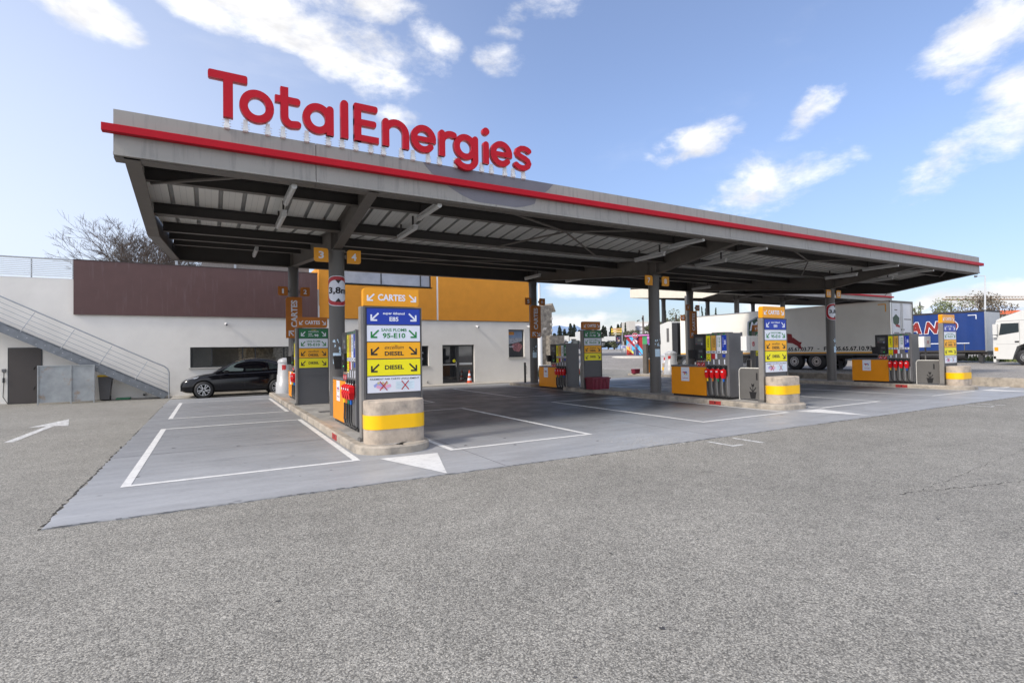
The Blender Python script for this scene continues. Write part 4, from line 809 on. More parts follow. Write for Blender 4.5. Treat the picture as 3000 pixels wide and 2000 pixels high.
# ---- thin bollard post, black
m = MB(); m.tube([(11.25,9.1,.16),(11.25,9.1,1.2)], .055, M_BPLAST, 12); m.tube([(11.31,9.1,1.05),(11.36,9.1,.9),(11.35,9.1,.6)], .008, M_RUB, 6); m.build('post', loc=(11.25,9.1,.16), label='thin black post on the kerb left of the column with sign five', cat='post')
# ================================================================== STATION BUILDING (wall face y = 13.6)
W = 13.6; BL_ = (-12,W,0)
M_REND = mat('render_white', (.76,.735,.69), .9, var=.03, vscale=1.5, bump=.35, bscale=140, dirt=(.67,.645,.60), dscale=.9, dlo=.5, dhi=.95)
M_BROWN = mat('cladding_brown', (.090,.043,.040), .55, var=.08, vscale=2.5, dirt=(.125,.08,.08), dscale=2.5, dstretch=(3,1,.3), dlo=.55, dhi=.8)
M_OCHRE = mat('render_ochre', srgb(206,138,45), .9, var=.06, vscale=2, bump=.35, bscale=140)
M_FRAME = mat('window_frame', (.035,.037,.04), .4); M_SILL = mat('stone_sill', (.5,.48,.44), .7)
M_GLASS = mat('dark_glass', (.018,.02,.022), .04, spec=1.0, var=0)
M_GLASSB = mat('upper_glass', (.30,.31,.36), .06, spec=1.0, var=.3, vscale=.6)
M_DOOR = mat('door_brown', (.06,.05,.046), .5, var=.05)
bd = empty('station_building', BL_, 'long white rendered shop building with brown and orange upper cladding behind the canopy', 'building')
def WB(nm, m, p=None): return m.build(nm, p or bd, BL_)
FW = FRONT((0,W,0)); X0, X1 = -14, 14.4
holes = [(-3.75,1.6,1.27,2.2),(6.3,7.68,1.05,2.18),(8.5,10.5,0,2.22),(12.82,13.93,1.44,3.13)]
m = MB(); xs_ = sorted({X0, X1, *[h[0] for h in holes], *[h[1] for h in holes]})
for i in range(len(xs_)-1):                     # wall as vertical strips around the openings
    a, b = xs_[i], xs_[i+1]; h = [q for q in holes if q[0] <= a+1e-6 and q[1] >= b-1e-6]
    if not h: m.fquad(FW, a, b, 0, 3.62, 0, M_REND)
    else:
        h = h[0]
        if h[2] > 0: m.fquad(FW, a, b, 0, h[2], 0, M_REND)
        m.fquad(FW, a, b, h[3], 3.62, 0, M_REND)
        D = -.22
        m.quad([FW.p(h[0],h[2],0),FW.p(h[0],h[2],D),FW.p(h[0],h[3],D),FW.p(h[0],h[3],0)], M_REND); m.quad([FW.p(h[1],h[2],D),FW.p(h[1],h[2],0),FW.p(h[1],h[3],0),FW.p(h[1],h[3],D)], M_REND)
        m.quad([FW.p(h[0],h[3],0),FW.p(h[0],h[3],D),FW.p(h[1],h[3],D),FW.p(h[1],h[3],0)], M_REND); m.quad([FW.p(h[0],h[2],D),FW.p(h[0],h[2],0),FW.p(h[1],h[2],0),FW.p(h[1],h[2],D)], M_REND)
m.fquad(FW, X0, 1.85, 3.62, 5.08, 0, M_REND)
m.quad([(X1,W,0),(X1,W+12,0),(X1,W+12,3.62),(X1,W,3.62)], M_REND); m.quad([(X0,W+12,0),(X0,W,0),(X0,W,5.08),(X0,W+12,5.08)], M_REND)
m.quad([(X0,W+.01,5.08),(1.8,W+.01,5.08),(1.8,W+12,5.08),(X0,W+12,5.08)], M_SILL); m.quad([(X0,W+12,0),(X1,W+12,0),(X1,W+12,6.3),(X0,W+12,5.0)], M_REND)
m.fbox(FW, X0, X1, 0, .04, .0, .012, M_SILL); WB('white_wall', m)
m = MB(); m.fbox(FW, -7.88, 1.76, 3.60, 5.88, .01, .10, M_BROWN); m.fbox(FW, -7.9, 1.78, 5.88, 5.90, .0, .115, M_STEELD)
WB('brown_cladding', m)
m = MB(); m.fbox(FW, 1.85, 8.17, 3.62, 5.44, .0, .05, M_OCHRE); m.fbox(FW, 8.27, X1, 3.62, 6.3, .0, .05, M_OCHRE); m.fbox(FW, 1.85, 2.5, 5.44, 6.3, 0, .05, M_OCHRE); m.fbox(FW, 7.86, 8.17, 5.44, 6.3, 0, .05, M_OCHRE)
m.quad([(X1,W-.05,3.62),(X1,W+12,3.62),(X1,W+12,6.3),(X1,W-.05,6.3)], M_OCHRE); m.quad([(1.85,W-.04,6.29),(X1,W-.04,6.29),(X1,W+12,6.29),(1.85,W+12,6.29)], M_SILL); m.quad([(1.85,W+12,5),(1.85,W,5),(1.85,W,6.29),(1.85,W+12,6.29)], M_OCHRE)
m.fbox(FW, 1.85, X1, 3.605, 3.62, .0, .055, M_STEELD); WB('orange_cladding', m)
m = MB(); m.fbox(FW, 8.17, 8.27, 3.62, 6.3, .0, .04, M_WHITE); m.fbox(FW, 1.77, 1.85, 3.62, 4.24, 0, .05, M_WHITE); WB('white_strip', m)
def window(a0, a1, b0, b1, mull, glass=M_GLASS, D=-.20, sill=True, fr=.055, nm='window'):
    m = MB(); 
    for q in ((a0,a1,b0,b0+fr),(a0,a1,b1-fr,b1),(a0,a0+fr,b0+fr,b1-fr),(a1-fr,a1,b0+fr,b1-fr)): m.fbox(FW, *q, D, D+.06, M_FRAME)
    for x in mull: m.fbox(FW, x-.03, x+.03, b0+fr, b1-fr, D, D+.05, M_FRAME)
    o = WB(nm, m)
    if glass:
        m = MB(); m.fquad(FW, a0+fr, a1-fr, b0+fr, b1-fr, D+.02, glass); WB('pane', m, o)
    if sill: m = MB(); m.fbox(FW, a0-.06, a1+.06, b0-.06, b0, D, .05, M_SILL); WB('sill', m, o)
    return o
M_PANE = mat('see_through_glass', (.02,.022,.024), .03, spec=.8, var=0); M_PANE.node_tree.nodes['Principled BSDF'].inputs['Alpha'].default_value = .42
window(-3.75, 1.6, 1.27, 2.2, (-2.9,-1.62,-1.07,.2), glass=M_PANE)
m = MB(); MI_ = mat('interior_dark', (.16,.15,.13), .8, var=.3, vscale=2); yb__ = W+2.6
m.quad([(-6,yb__,0),(2.5,yb__,0),(2.5,yb__,3),(-6,yb__,3)], MI_); m.quad([(-6,W+.25,2.9),(2.5,W+.25,2.9),(2.5,yb__,2.9),(-6,yb__,2.9)], MI_); m.quad([(-6,W+.25,.0),(2.5,W+.25,.0),(2.5,yb__,.0),(-6,yb__,.0)], MI_); m.quad([(-6,W+.25,0),(-6,yb__,0),(-6,yb__,3),(-6,W+.25,3)], MI_); m.quad([(2.5,W+.25,0),(2.5,yb__,0),(2.5,yb__,3),(2.5,W+.25,3)], MI_)
m.fbox(FRONT((0,yb__,0)), -1.7, .6, .9, 2.4, .0, .05, mat('interior_stone', (.55,.52,.46), .9, var=.6, vscale=9)); m.fbox(FRONT((0,yb__,0)), -3.7, -2.9, 1.2, 2.6, .0, .05, mat('interior_panel', (.4,.42,.38), .8)); WB('shop_interior', m)
m = MB(); m.box(-2.2,-.9,W+1.4,W+1.5,2.36,2.40, mat('warm_lamp', (.9,.7,.4), .5, emit=(1,.75,.4,2.5))); WB('interior_lamp', m)
w2 = window(6.3, 7.68, 1.05, 2.18, (7.2,)); m = MB(); m.text(FW, 'on', 7.36, 1.78, -.178, M_SWHITE, w=.13, h=.08); m.stroke(FW, arc(7.32,1.45,.06,.07,0,360,16), .012, -.178, -.177, M_SWHITE); WB('window_lettering', m, w2)
window(12.82, 13.93, 1.44, 3.13, ())
window(2.5, 7.86, 5.44, 6.32, (3.08,5.05,7.27), glass=M_GLASSB, D=-.1, fr=.06)
# poster behind the right window
m = MB(); mp_ = [mat('poster_dark', (.03,.03,.035), .3), mat('poster_blue', srgb(120,140,170), .4), mat('poster_meat', srgb(150,100,105), .5, var=.6, vscale=14), mat('poster_orange', srgb(190,130,60), .5)]
m.fquad(FW, 12.88, 13.87, 1.5, 3.07, -.17, mp_[0]); m.fquad(FW, 12.88, 13.87, 2.62, 3.07, -.169, mp_[1]); m.quad([FW.p(12.88,2.62,-.168),FW.p(13.87,2.62,-.168),FW.p(13.87,2.42,-.168),FW.p(12.88,2.22,-.168)], mat('poster_grey', srgb(150,155,165), .5, var=.4, vscale=10)); m.fquad(FW, 12.9, 13.3, 2.8, 3.0, -.167, mp_[3])
m.quad([FW.p(13.5+.36*math.cos(t)*(1+.15*math.sin(3*t)), 2.05+.27*math.sin(t)*(1+.1*math.cos(5*t)), -.166) for t in [k*math.pi/12 for k in range(24)]], mp_[2]); m.text(FW, 'late', 13.1, 2.1, -.165, M_SWHITE, w=.3, h=.12, shear=.2); WB('window_poster', m)
# glass door
dr = MB()
for q in ((8.5,8.56,0,2.22),(10.44,10.5,0,2.22),(8.56,10.44,2.14,2.22),(9.42,9.56,0,2.14)): dr.fbox(FW, *q, -.2, -.12, M_FRAME)
for a, b in ((8.56,9.42),(9.56,10.44)): dr.fbox(FW, a, b, 0, .14, -.19, -.13, M_FRAME)
d_ = WB('entrance_door', dr); m = MB(); m.fquad(FW, 8.56, 10.44, .14, 2.14, -.165, M_GLASS); WB('pane', m, d_)
m = MB(); m.fbox(FW, 8.6, 9.4, 1.06, 1.12, -.162, -.16, M_ALU); m.fbox(FW, 9.6, 10.42, 1.06, 1.18, -.162, -.155, M_ALU); m.quad([FW.p(9.28+.09*math.cos(k*.5236), 1.3+.09*math.sin(k*.5236), -.158) for k in range(12)], M_YEL); m.fbox(FW, 9.26, 9.30, 1.26, 1.33, -.157, -.155, M_BLACK); WB('door_stickers', m, d_)
m = MB(); m.tube([FW.p(9.38,.95,-.1),FW.p(9.38,1.25,-.1)], .015, M_ALU); WB('handle', m, d_)
m = MB(); m.fbox(FW, -9.89, -8.92, 0, 2.2, .0, .035, M_DOOR); m.fbox(FW, -9.93, -8.88, 0, 2.24, .0, .02, M_FRAME); d2 = WB('metal_door', m)
m = MB()
for b in (.55, 1.35): m.tube([FW.p(-9.15,b,.07),FW.p(-9.1,b+.12,.07)], .02, M_BPLAST, 6)
WB('handle', m, d2)
# roof railing, left
m = MB(); M_GALV = mat('galvanised', (.36,.38,.41), .4, metal=.5, var=.12, vscale=4)
for k in range(10): z = 5.14+k*.075; m.hexa([(X0,W-.02,z),(-7.9,W-.02,z),(-7.9,W+.05,z+.02),(X0,W+.05,z+.02),(X0,W-.02,z+.03),(-7.9,W-.02,z+.03),(-7.9,W+.05,z+.05),(X0,W+.05,z+.05)], mat('louvre', (.6,.62,.62), .35, metal=.4, var=.05))
for x in (-11.6,-9.24,-7.92): m.box(x-.02, x+.02, W+.05, W+.09, 5.08, 5.88, M_GALV)
m.box(X0, -7.9, W-.0, W+.06, 5.86, 5.90, M_GALV); WB('louvred_railing', m)
m = MB(); M_REED = mat('reed_screen', (.22,.2,.19), .9, var=.5, vscale=30, stretch=(4,4,.3)); m.box(-3.3, 1.5, W+.8, W+.84, 5.1, 6.45, M_REED); WB('reed_screen', m)
m = MB()
for x in (-4.3,-1.9,.6): m.box(x-.05, x+.05, W+.6, W+.7, 5.08, 6.6, M_GALV)
m.box(-4.3, 1.7, W+.62, W+.68, 6.3, 6.34, M_GALV); WB('terrace_frame', m)
for x, nm in ((-5.45,'left'),(7.57,'right')):
    m = MB(); F = FRONT((x,W,.17)); m.tube([(x,W+.01,.18),(x,W-.07,.18),(x-.01,W-.12,.15)], .055, M_ALU, 12); m.quad([(x-.01+.045*math.cos(k*.628),W-.121+.0*k,.15+.045*math.sin(k*.628)) for k in range(10)], M_BLACK); WB('vent_pipe', m)
for x, z, lb in ((-2.32,3.27,'white dome camera on the wall above the black car'),(10.65,3.28,'white camera on the wall above the glass entrance'),(14.2,3.31,'white camera on the wall beside the right-hand poster window')):
    lo = (x,W,z); rt = empty('security_camera', lo, lb, 'camera', 'security cameras on the wall'); m = MB(); m.tube([(x,W,z+.02),(x,W-.12,z)], .04, M_WHITE, 12); m.tube([(x-.0,W-.1,z),(x+.03,W-.26,z-.04)], .06, M_WHITE, 14); m.build('camera_body', rt, lo); m = MB(); m.tube([(x+.03,W-.255,z-.04),(x+.033,W-.275,z-.045)], .035, M_BLACK, 12); m.build('lens', rt, lo)
m = MB(); m.box(-10.1,-9.98,W-.06,W,1.28,1.4,M_GREY,bev=.01); m.box(-10.07,-10.01,W-.08,W-.01,.86,1.05,M_BPLAST,bev=.01); m.tube([(-10.04,W-.03,1.28),(-10.04,W-.03,1.05)], .012, M_RUB); m.tube([(-10.04,W-.03,.86),(-10.06,W-.04,.3),(-9.9,W-.1,.02),(-9.3,W-.25,.02),(-9.0,W-.1,.02)], .012, M_RUB); m.build('wall_socket', loc=(-10.04,W,1.3), label='small grey socket with black cable left of the dark metal door', cat='socket')
# ================================================================== STAIRS
st_ = empty('outdoor_stairs', (-4.6,12.6,0), 'grey galvanised steel stairs rising left along the white wall', 'stairs'); SL = (-4.6,12.6,0)
M_STR = mat('stringer_galv', (.17,.185,.205), .45, metal=.4, var=.2, vscale=5)
slp = (3.15-.20)/(-9.91+4.54); zs_ = lambda x: .20+(x+4.54)*slp
for y in (12.55, 13.45):
    m = MB(); xa, xb = -12.5, -4.5
    m.hexa([(xa,y,zs_(xa)-.34),(-4.72,y,zs_(-4.72)-.30),(-4.72,y+.03,zs_(-4.72)-.30),(xa,y+.03,zs_(xa)-.34),(xa,y,zs_(xa)),(xb,y,zs_(xb)),(xb,y+.03,zs_(xb)),(xa,y+.03,zs_(xa))], M_STR)
    if y < 13:
        for k in range(28):
            x = -4.8-k*.27; m.tube([(x,y-.0,zs_(x)-.12-.1*(k%2)),(x,y-.008,zs_(x)-.12-.1*(k%2))], .014, M_ALU, 6)
    m.build('stringer', st_, SL)
for k in range(27):
    x = -4.72-k*.29; m = MB(); z = zs_(x)-.06; m.box(x-.27, x, 12.58, 13.45, z-.03, z, M_GALV); m.build('tread', st_, SL)
m = MB()
top = [(-12.4,12.56,zs_(-12.4)+1.02),(-4.95,12.56,1.52),(-4.68,12.56,1.39),(-4.55,12.56,1.27),(-4.50,12.56,1.12),(-4.50,12.56,.02)]
m.tube(top, .026, M_GALV, 10); m.build('handrail', st_, SL)
for q in (.22,.42,.62,.82):
    m = MB(); m.tube([(-12.4,12.56,zs_(-12.4)+q),(-4.5,12.56,zs_(-4.5)+q)], .010, M_GALV, 6); m.build('rail_bar', st_, SL)
for xt, zt in ((-8.89,3.57),(-7.68,2.93),(-6.47,2.29),(-5.27,1.66),(-10.1,4.2),(-11.3,4.85)):
    m = MB(); xb = xt-.45; m.tube([(xt,12.565,zs_(xt)+1.0),(xb,12.565,zs_(xb)-.05)], .014, M_GALV, 6); m.build('baluster', st_, SL)
# ---- galvanised gate panel, bin, cone
M_RUST = mat('sheet_rusty', (.33,.35,.36), .55, metal=.3, var=.18, vscale=2.2, dirt=(.30,.18,.09), dscale=2.6, dlo=.58, dhi=.78)
gt = empty('sheet_metal_gate', (-7.9,12.35,0), 'galvanised sheet metal gate with rust stains leaning under the stairs', 'gate'); gl = (-7.9,12.35,0)
m = MB(); m.box(-8.74,-7.0,12.34,12.36,.07,1.5,M_RUST); m.build('metal_sheet', gt, gl)
m = MB()
for x in (-8.74,-7.74,-7.02): m.box(x-.02,x+.02,12.30,12.338,.0,1.52,M_RUST)
m.box(-8.72,-7.04,12.31,12.338,1.48,1.515,M_RUST); m.build('frame', gt, gl)
bn = empty('wheeled_bin', (-6.75,13.1,0), 'dark grey wheeled bin with yellow lid under the stairs', 'bin'); b_l = (-6.75,13.1,0)
m = MB(); m.hexa([(-6.93,12.95,.05),(-6.62,12.95,.05),(-6.62,13.3,.05),(-6.93,13.3,.05),(-6.98,12.88,1.0),(-6.52,12.88,1.0),(-6.52,13.35,1.0),(-6.98,13.35,1.0)], M_DGREY2); m.build('bin_body', bn, b_l)
m = MB(); m.box(-7.0,-6.5,12.85,13.37,1.0,1.07,mat('lid_yellow', srgb(220,180,20), .5),bev=.015); m.build('lid', bn, b_l)
m = MB(); m.tube([(-6.95,13.3,.1),(-6.60,13.3,.1)], .1, M_RUB, 14); m.build('wheel', bn, b_l)
m = MB(); m.box(-6.4,-5.9,12.95,13.3,.02,.09,mat('tray_green', srgb(50,110,80), .6),bev=.02); m.build('plastic_tray', loc=(-6.1,13.1,0), label='flat green plastic tray on the ground under the stairs', cat='tray')
def cone(x, y, z, label, h=.75):
    lo = (x,y,z); rt = empty('traffic_cone', lo, label, 'cone'); mo = mat('cone_orange', srgb(200,80,40), .5); r = lambda t: .14*(1-t)+.025*t
    m = MB(); m.lathe(lo, [(r(0),.04),(r(1),h)], mo, 20); m.build('cone_body', rt, lo)
    for a, b in ((.18,.38),(.55,.75)): m = MB(); m.lathe(lo, [(r(a)+.003,.04+a*(h-.04)),(r(b)+.003,.04+b*(h-.04))], M_SWHITE, 20); m.build('white_band', rt, lo)
    m = MB(); m.box(x-.19,x+.19,y-.19,y+.19,z,z+.04,mo,bev=.01); m.build('base', rt, lo)
cone(10.0, 13.25, 0, 'orange and white traffic cone in front of the glass entrance')
# ================================================================== CAR (black crossover, nose to the left)
M_CAR = mat('car_black', (.002,.002,.004), .12, var=0, coat=.35, spec=.25); M_CGL = mat('car_glass', (.02,.028,.03), .03, spec=1.0, var=0); M_CGL2 = mat('car_glass_light', (.10,.13,.13), .05, spec=1.0, var=0)
def make_car():
    lo = (-1.7, 12.3, 0); rt = empty('parked_car', lo, 'black glossy crossover car parked along the white wall, nose pointing left', 'car')
    x0 = -4.06; yc = 12.45; hwid = .93
    # side profile stations: x, z bottom, z belt (lower body top), half width
    ST = [(0,.36,.60,.55),(.05,.27,.70,.70),(.22,.21,.80,.82),(.55,.20,.90,.88),(.95,.22,.985,.91),(1.35,.22,1.03,.925),(1.9,.21,1.06,.93),(2.6,.21,1.07,.93),(3.2,.21,1.09,.93),(3.8,.23,1.12,.92),(4.25,.28,1.14,.88),(4.6,.34,1.08,.80),(4.75,.42,.98,.66)]
    n = 12; V = []
    for (x, zb, zt, hw) in ST:
        sec = [(0,zb),(.75*hw,zb),(.96*hw,zb+.05),(hw,zb+.2),(hw*1.0,zb+(zt-zb)*.5),(hw*.985,zb+(zt-zb)*.72),(hw*.93,zt-.05),(hw*.85,zt),(.5*hw,zt+.025),(0,zt+.035)]
        ring = [(x0+x, yc-a, z) for a, z in sec]+[(x0+x, yc+a, z) for a, z in sec[-2:0:-1]]; n = len(ring); V += ring
    m = MB(); m.add(V, [(i*n+k,(i+1)*n+k,(i+1)*n+(k+1)%n,i*n+(k+1)%n) for i in range(len(ST)-1) for k in range(n)], M_CAR, True); m.add(V[:n]+V[-n:], [tuple(range(n)), tuple(range(n,2*n))[::-1]], M_CAR)
    o = m.build('body', rt, lo); sb = o.modifiers.new('s', 'SUBSURF'); sb.levels = 2; sb.render_levels = 2
    # greenhouse
    GH = [(1.12,1.00,.80,1.00),(1.65,1.34,.70,1.02),(2.1,1.58,.63,1.04),(2.65,1.69,.60,1.05),(3.3,1.66,.60,1.06),(3.9,1.50,.60,1.08),(4.5,1.20,.62,1.10)]
    V = []
    for (x, zr, hr, zb) in GH:
        hb = .84; sec = [(hb,zb-.08),(hb*.985,zb),(hr+.05,max(zb+.01,zr-.06)),(hr-.08,zr-.01),(0,zr+.015)]; V += [(x0+x,yc-a,z) for a, z in sec]+[(x0+x,yc+a,z) for a, z in sec[-2::-1]]
    n = 9; m = MB(); m.add(V, [(i*n+k,(i+1)*n+k,(i+1)*n+k+1,i*n+k+1) for i in range(len(GH)-1) for k in range(n-1)], M_CAR, True); o = m.build('roof', rt, lo); sb = o.modifiers.new('s', 'SUBSURF'); sb.levels = 2; sb.render_levels = 2
    for s in (-1, 1):
        def wn(P, mm, nm='side_window'):
            m = MB(); ys = lambda z: yc+s*(.848-(z-1.03)*.40); V = [(x0+x, ys(z), z) for x, z in P]; m.add(V, [tuple(range(len(V)))] if s < 0 else [tuple(range(len(V)))[::-1]], mm); m.build(nm, rt, lo)
        wn([(1.55,1.11),(2.36,1.11),(2.44,1.56),(2.22,1.53),(1.9,1.38)], M_CGL2); wn([(2.46,1.11),(3.35,1.14),(3.28,1.55),(2.52,1.58)], M_CGL); wn([(3.42,1.15),(3.86,1.19),(3.62,1.38),(3.36,1.49)], M_CGL)
        m = MB(); m.box(x0+1.60, x0+1.80, yc+s*.97-.08, yc+s*.97+.08, 1.03, 1.16, M_CAR, bev=.04); m.build('mirror', rt, lo)
        m = MB(); F = FRONT((x0,yc+s*.935,0)) if s < 0 else Fr((x0,yc+s*.935,0),(1,0,0),(0,0,1))
        for x in (1.50,2.42,3.42): m.stroke(F, [(x,.42),(x,1.0)], .008, .0, .003, M_BLACK)
        m.build('door_gap', rt, lo)
        for wx in (.86, 3.75):
            cx, cy, cz = x0+wx, yc+s*.84, .355
            m = MB(); m.tube([(cx,cy+s*.098,cz),(cx,cy-.1*s,cz)], .415, mat('arch_black', (.006,.006,.006), .9, spec=.05, var=0), 36); m.build('wheel_arch', rt, lo)
            m = MB(); prof = [(.24,-.10),(.335,-.10),(.355,-.07),(.355,.07),(.335,.10),(.24,.10)]; seg = 40
            V = [(cx+r_*math.cos(2*math.pi*k/seg), cy+s*.0+s*(.02+a), cz+r_*math.sin(2*math.pi*k/seg)) for r_, a in prof for k in range(seg)]
            m.add(V, [(i*seg+k,i*seg+(k+1)%seg,(i+1)*seg+(k+1)%seg,(i+1)*seg+k) for i in range(5) for k in range(seg)], M_RUB, True); wh = m.build('wheel', rt, lo)
            m = MB(); F = Fr((cx,cy+s*.10,cz), (1,0,0) if s < 0 else (-1,0,0), (0,0,1)); ma = mat('alloy', (.5,.51,.53), .3, metal=.7)
            m.quad([F.p(.245*math.cos(k*.2618), .245*math.sin(k*.2618), -.02) for k in range(24)], M_BPLAST); m.stroke(F, arc(0,0,.235,.235,0,360,36), .022, -.01, .012, ma)
            for k in range(10):
                t = R(36*k+(9 if k%2 else -2)); m.stroke(F, [(.04*math.cos(t-.2),.04*math.sin(t-.2)),(.235*math.cos(t),.235*math.sin(t))], .032, -.01, .01+.0005*k, ma)
            m.quad([F.p(.045*math.cos(k*.524), .045*math.sin(k*.524), .018) for k in range(12)], M_BPLAST); m.build('rim', wh, lo)
        m = MB(); ml = mat('headlight_glass', (.25,.27,.3), .1, coat=1); m.hexa([(x0+.22,yc+s*.70,.74),(x0+.62,yc+s*.84,.86),(x0+.62,yc+s*.80,.86),(x0+.22,yc+s*.66,.74),(x0+.26,yc+s*.70,.80),(x0+.70,yc+s*.84,.92),(x0+.70,yc+s*.78,.93),(x0+.26,yc+s*.64,.81)], ml); m.build('headlight', rt, lo)
    m = MB(); m.box(x0+.0, x0+.12, yc-.5, yc+.5, .30, .42, M_BPLAST, bev=.02); m.build('bumper_intake', rt, lo)
make_car()
# ================================================================== TRUCKS
M_TW = mat('truck_white', (.60,.60,.58), .35, var=.03, coat=.2); M_TCREAM = mat('trailer_cream', (.78,.76,.70), .5, var=.04, vscale=.6, dirt=(.70,.68,.62), dscale=.8, dlo=.5, dhi=.9)
M_CHAS = mat('chassis_dark', (.03,.03,.032), .6); M_TBLUE = mat('tarp_blue', srgb(6,48,112), .5, var=.08, vscale=1.2)
def wheel_x(parent, lo, x, y, z, r=.5, wd=.32, side=-1, nm='wheel'):      # axle along x, outer face to side*x
    seg = 32; m = MB(); prof = [(.52*r,.5),(.93*r,.5),(r,.36),(r,-.36),(.93*r,-.5)]
    V = [(x+side*a*wd, y+q*math.cos(2*math.pi*k/seg), z+q*math.sin(2*math.pi*k/seg)) for q, a in prof for k in range(seg)]
    m.add(V, [(i*seg+k,i*seg+(k+1)%seg,(i+1)*seg+(k+1)%seg,(i+1)*seg+k) for i in range(4) for k in range(seg)], M_RUB, True); wh = m.build(nm, parent, lo)
    m = MB(); F = LEFT((x-wd*.46,y,z)) if side < 0 else RIGHT((x+wd*.46,y,z)); 
    m.quad([F.p(.53*r*math.cos(k*.2618), .53*r*math.sin(k*.2618), -.03) for k in range(24)], M_BPLAST)
    m.stroke(F, arc(0,0,.50*r,.50*r,0,360,28), .07*r, -.03, .02, M_ALU); m.stroke(F, arc(0,0,.25*r,.25*r,0,360,20), .22*r, -.02, .03, M_ALU)
    for k in range(10): t = k*.628; m.quad([F.p(.4*r*math.cos(t)+.045*r*math.cos(j*1.047), .4*r*math.sin(t)+.045*r*math.sin(j*1.047), -.02) for j in range(6)], M_ALU)
    m.build('rim', wh, lo)
def trailer_truck():
    X = 29.0; zg = .36; lo = (X,.3,zg); rt = empty('semi_trailer_truck', lo, 'long white refrigerated semi-trailer truck with green shield emblem, behind the right pumps', 'truck')
    B = lambda nm, m, p=None: m.build(nm, p or rt, lo)
    F = LEFT((X,0,0)); Y0, Y1 = .3, 15.0; zb, zt = 1.40, 4.22
    m = MB(); m.box(X, X+2.5, Y0, Y1, zb, zt, M_TCREAM, bev=.015)
    B('trailer_box', m)
    m = MB(); m.fbox(F, -Y1, -Y0, zt-.05, zt+.01, .0, .02, M_ALU); m.fbox(F, -Y1, -Y0, zb-.02, zb+.05, .0, .015, M_SAFF); m.fbox(F, -Y1+.0, -Y0, zb-.14, zb-.02, .0, .03, M_DGREY); B('edge_trims', m)
    m = MB(); m.stroke(F, [(-Y0-.55,zt-.18),(-Y0-.15,zt-.18)], .05, .001, .003, M_SAFF); m.stroke(F, [(-Y0-.17,zt-.2),(-Y0-.17,zt-.6)], .05, .001, .0036, M_SAFF); B('reflector_corner', m)
    m = MB(); tgt = [('05.65.67.03.77', -6.55+2.65, 3.2),('-',-3.62,.12),('F',-3.2,.17),('05.65.67.10.93', -1.35-.35, 2.2)]
    # lettering near the bottom of the side
    
    for s_, u_, w_, h_, v_ in (('05.65.67.03.77',-5.52,2.05,.25,1.655),('05.65.67.10.93',-2.2,2.04,.25,1.655)): m = MB(); m.text(F, s_, u_, v_, .002, M_BLACK, w=w_, h=h_, bold=.03); B('phone_number', m)
    m = MB(); m.text(F, '-', -4.19, 1.655, .002, M_BLACK, w=.12, h=.04, bold=.03); B('printed_dash', m); m = MB(); m.text(F, 'F', -3.79, 1.655, .002, M_BLACK, w=.15, h=.25, bold=.03); B('printed_letter', m)
    # shield emblem
    c, wv, hv = -7.62, 1.40, 1.12; zc = 2.86
    sh = lambda k: [(c-wv*k, zc+hv*.62*k),(c-wv*.55*k, zc+hv*.86*k),(c, zc+hv*.97*k),(c+wv*.55*k, zc+hv*.86*k),(c+wv*k, zc+hv*.62*k),(c+wv*1.03*k, zc-hv*.1*k),(c+wv*.9*k, zc-hv*.75*k),(c, zc-hv*1.0*k),(c-wv*.9*k, zc-hv*.75*k),(c-wv*1.03*k, zc-hv*.1*k)][::-1]
    m = MB(); m.fprism(F, sh(1.0), .001, .004, mat('shield_grey', srgb(130,140,150), .5)); m.fprism(F, sh(.92), .004, .006, mat('shield_green', srgb(30,62,40), .5, var=.3, vscale=1.5)); m.text(F, 'M', c-wv*.66, zc+.38, .0065, M_SWHITE, w=.62, h=.58, bold=.03, shear=.3); m.text(F, 'o', c-wv*.33, zc+.30, .0065, M_SWHITE, w=.27, h=.36, bold=.03, shear=.3); m.text(F, 'n', c+wv*.72, zc+.36, .0065, M_SWHITE, w=.32, h=.36, bold=.03, shear=.3)
    mr_ = mat('ribbon_red', srgb(140,24,28), .5, var=.1); m.fprism(F, [(c+wv*.95,zc-.2),(c+wv*1.25,zc-.25),(c+wv*1.35,zc-.85),(c+wv*1.0,zc-.8)][::-1], .006, .008, mr_); m.fprism(F, [(c+wv*1.3,zc-.45),(c+wv*1.6,zc-.75),(c+wv*1.72,zc-.78),(c+wv*1.66,zc-.95),(c+wv*1.74,zc-1.3),(c+wv*1.5,zc-1.0),(c+wv*1.3,zc-.85)][::-1], .006, .0085, mr_); B('shield_emblem', m)
    # rear doors facing -y
    R_ = FRONT((X,Y0,0)); md = mat('trailer_doors', (.58,.59,.62), .45, var=.05)
    m = MB(); m.fbox(R_, .1, 1.2, zb+.05, zt-.12, .0, .03, md); B('rear_door', m); m = MB(); m.fbox(R_, 1.3, 2.4, zb+.05, zt-.12, .0, .03, md); B('rear_door', m)
    m = MB(); m.fbox(R_, 0, 2.5, zt-.1, zt+.01, .0, .05, M_STEEL); m.fbox(R_, 0, .09, zb, zt-.1, 0, .05, M_ALU); m.fbox(R_, 2.41, 2.5, zb, zt-.1, 0, .05, M_STEEL)
    for u in (1.15, 1.35, .2, 2.3): m.tube([R_.p(u,zb+.05,.05), R_.p(u,zt-.12,.05)], .015, M_ALU, 6)
    for z in (1.9,2.9,3.8): m.fbox(R_, .0, .2, z, z+.05, .03, .045, M_ALU); m.fbox(R_, 2.3, 2.5, z, z+.05, .03, .045, M_ALU)
    m.fbox(R_, 1.12, 1.16, 2.62, 2.68, .05, .09, M_BLACK); m.fbox(R_, 1.36, 1.40, 2.62, 2.68, .05, .09, M_BLACK); B('door_frame', m)
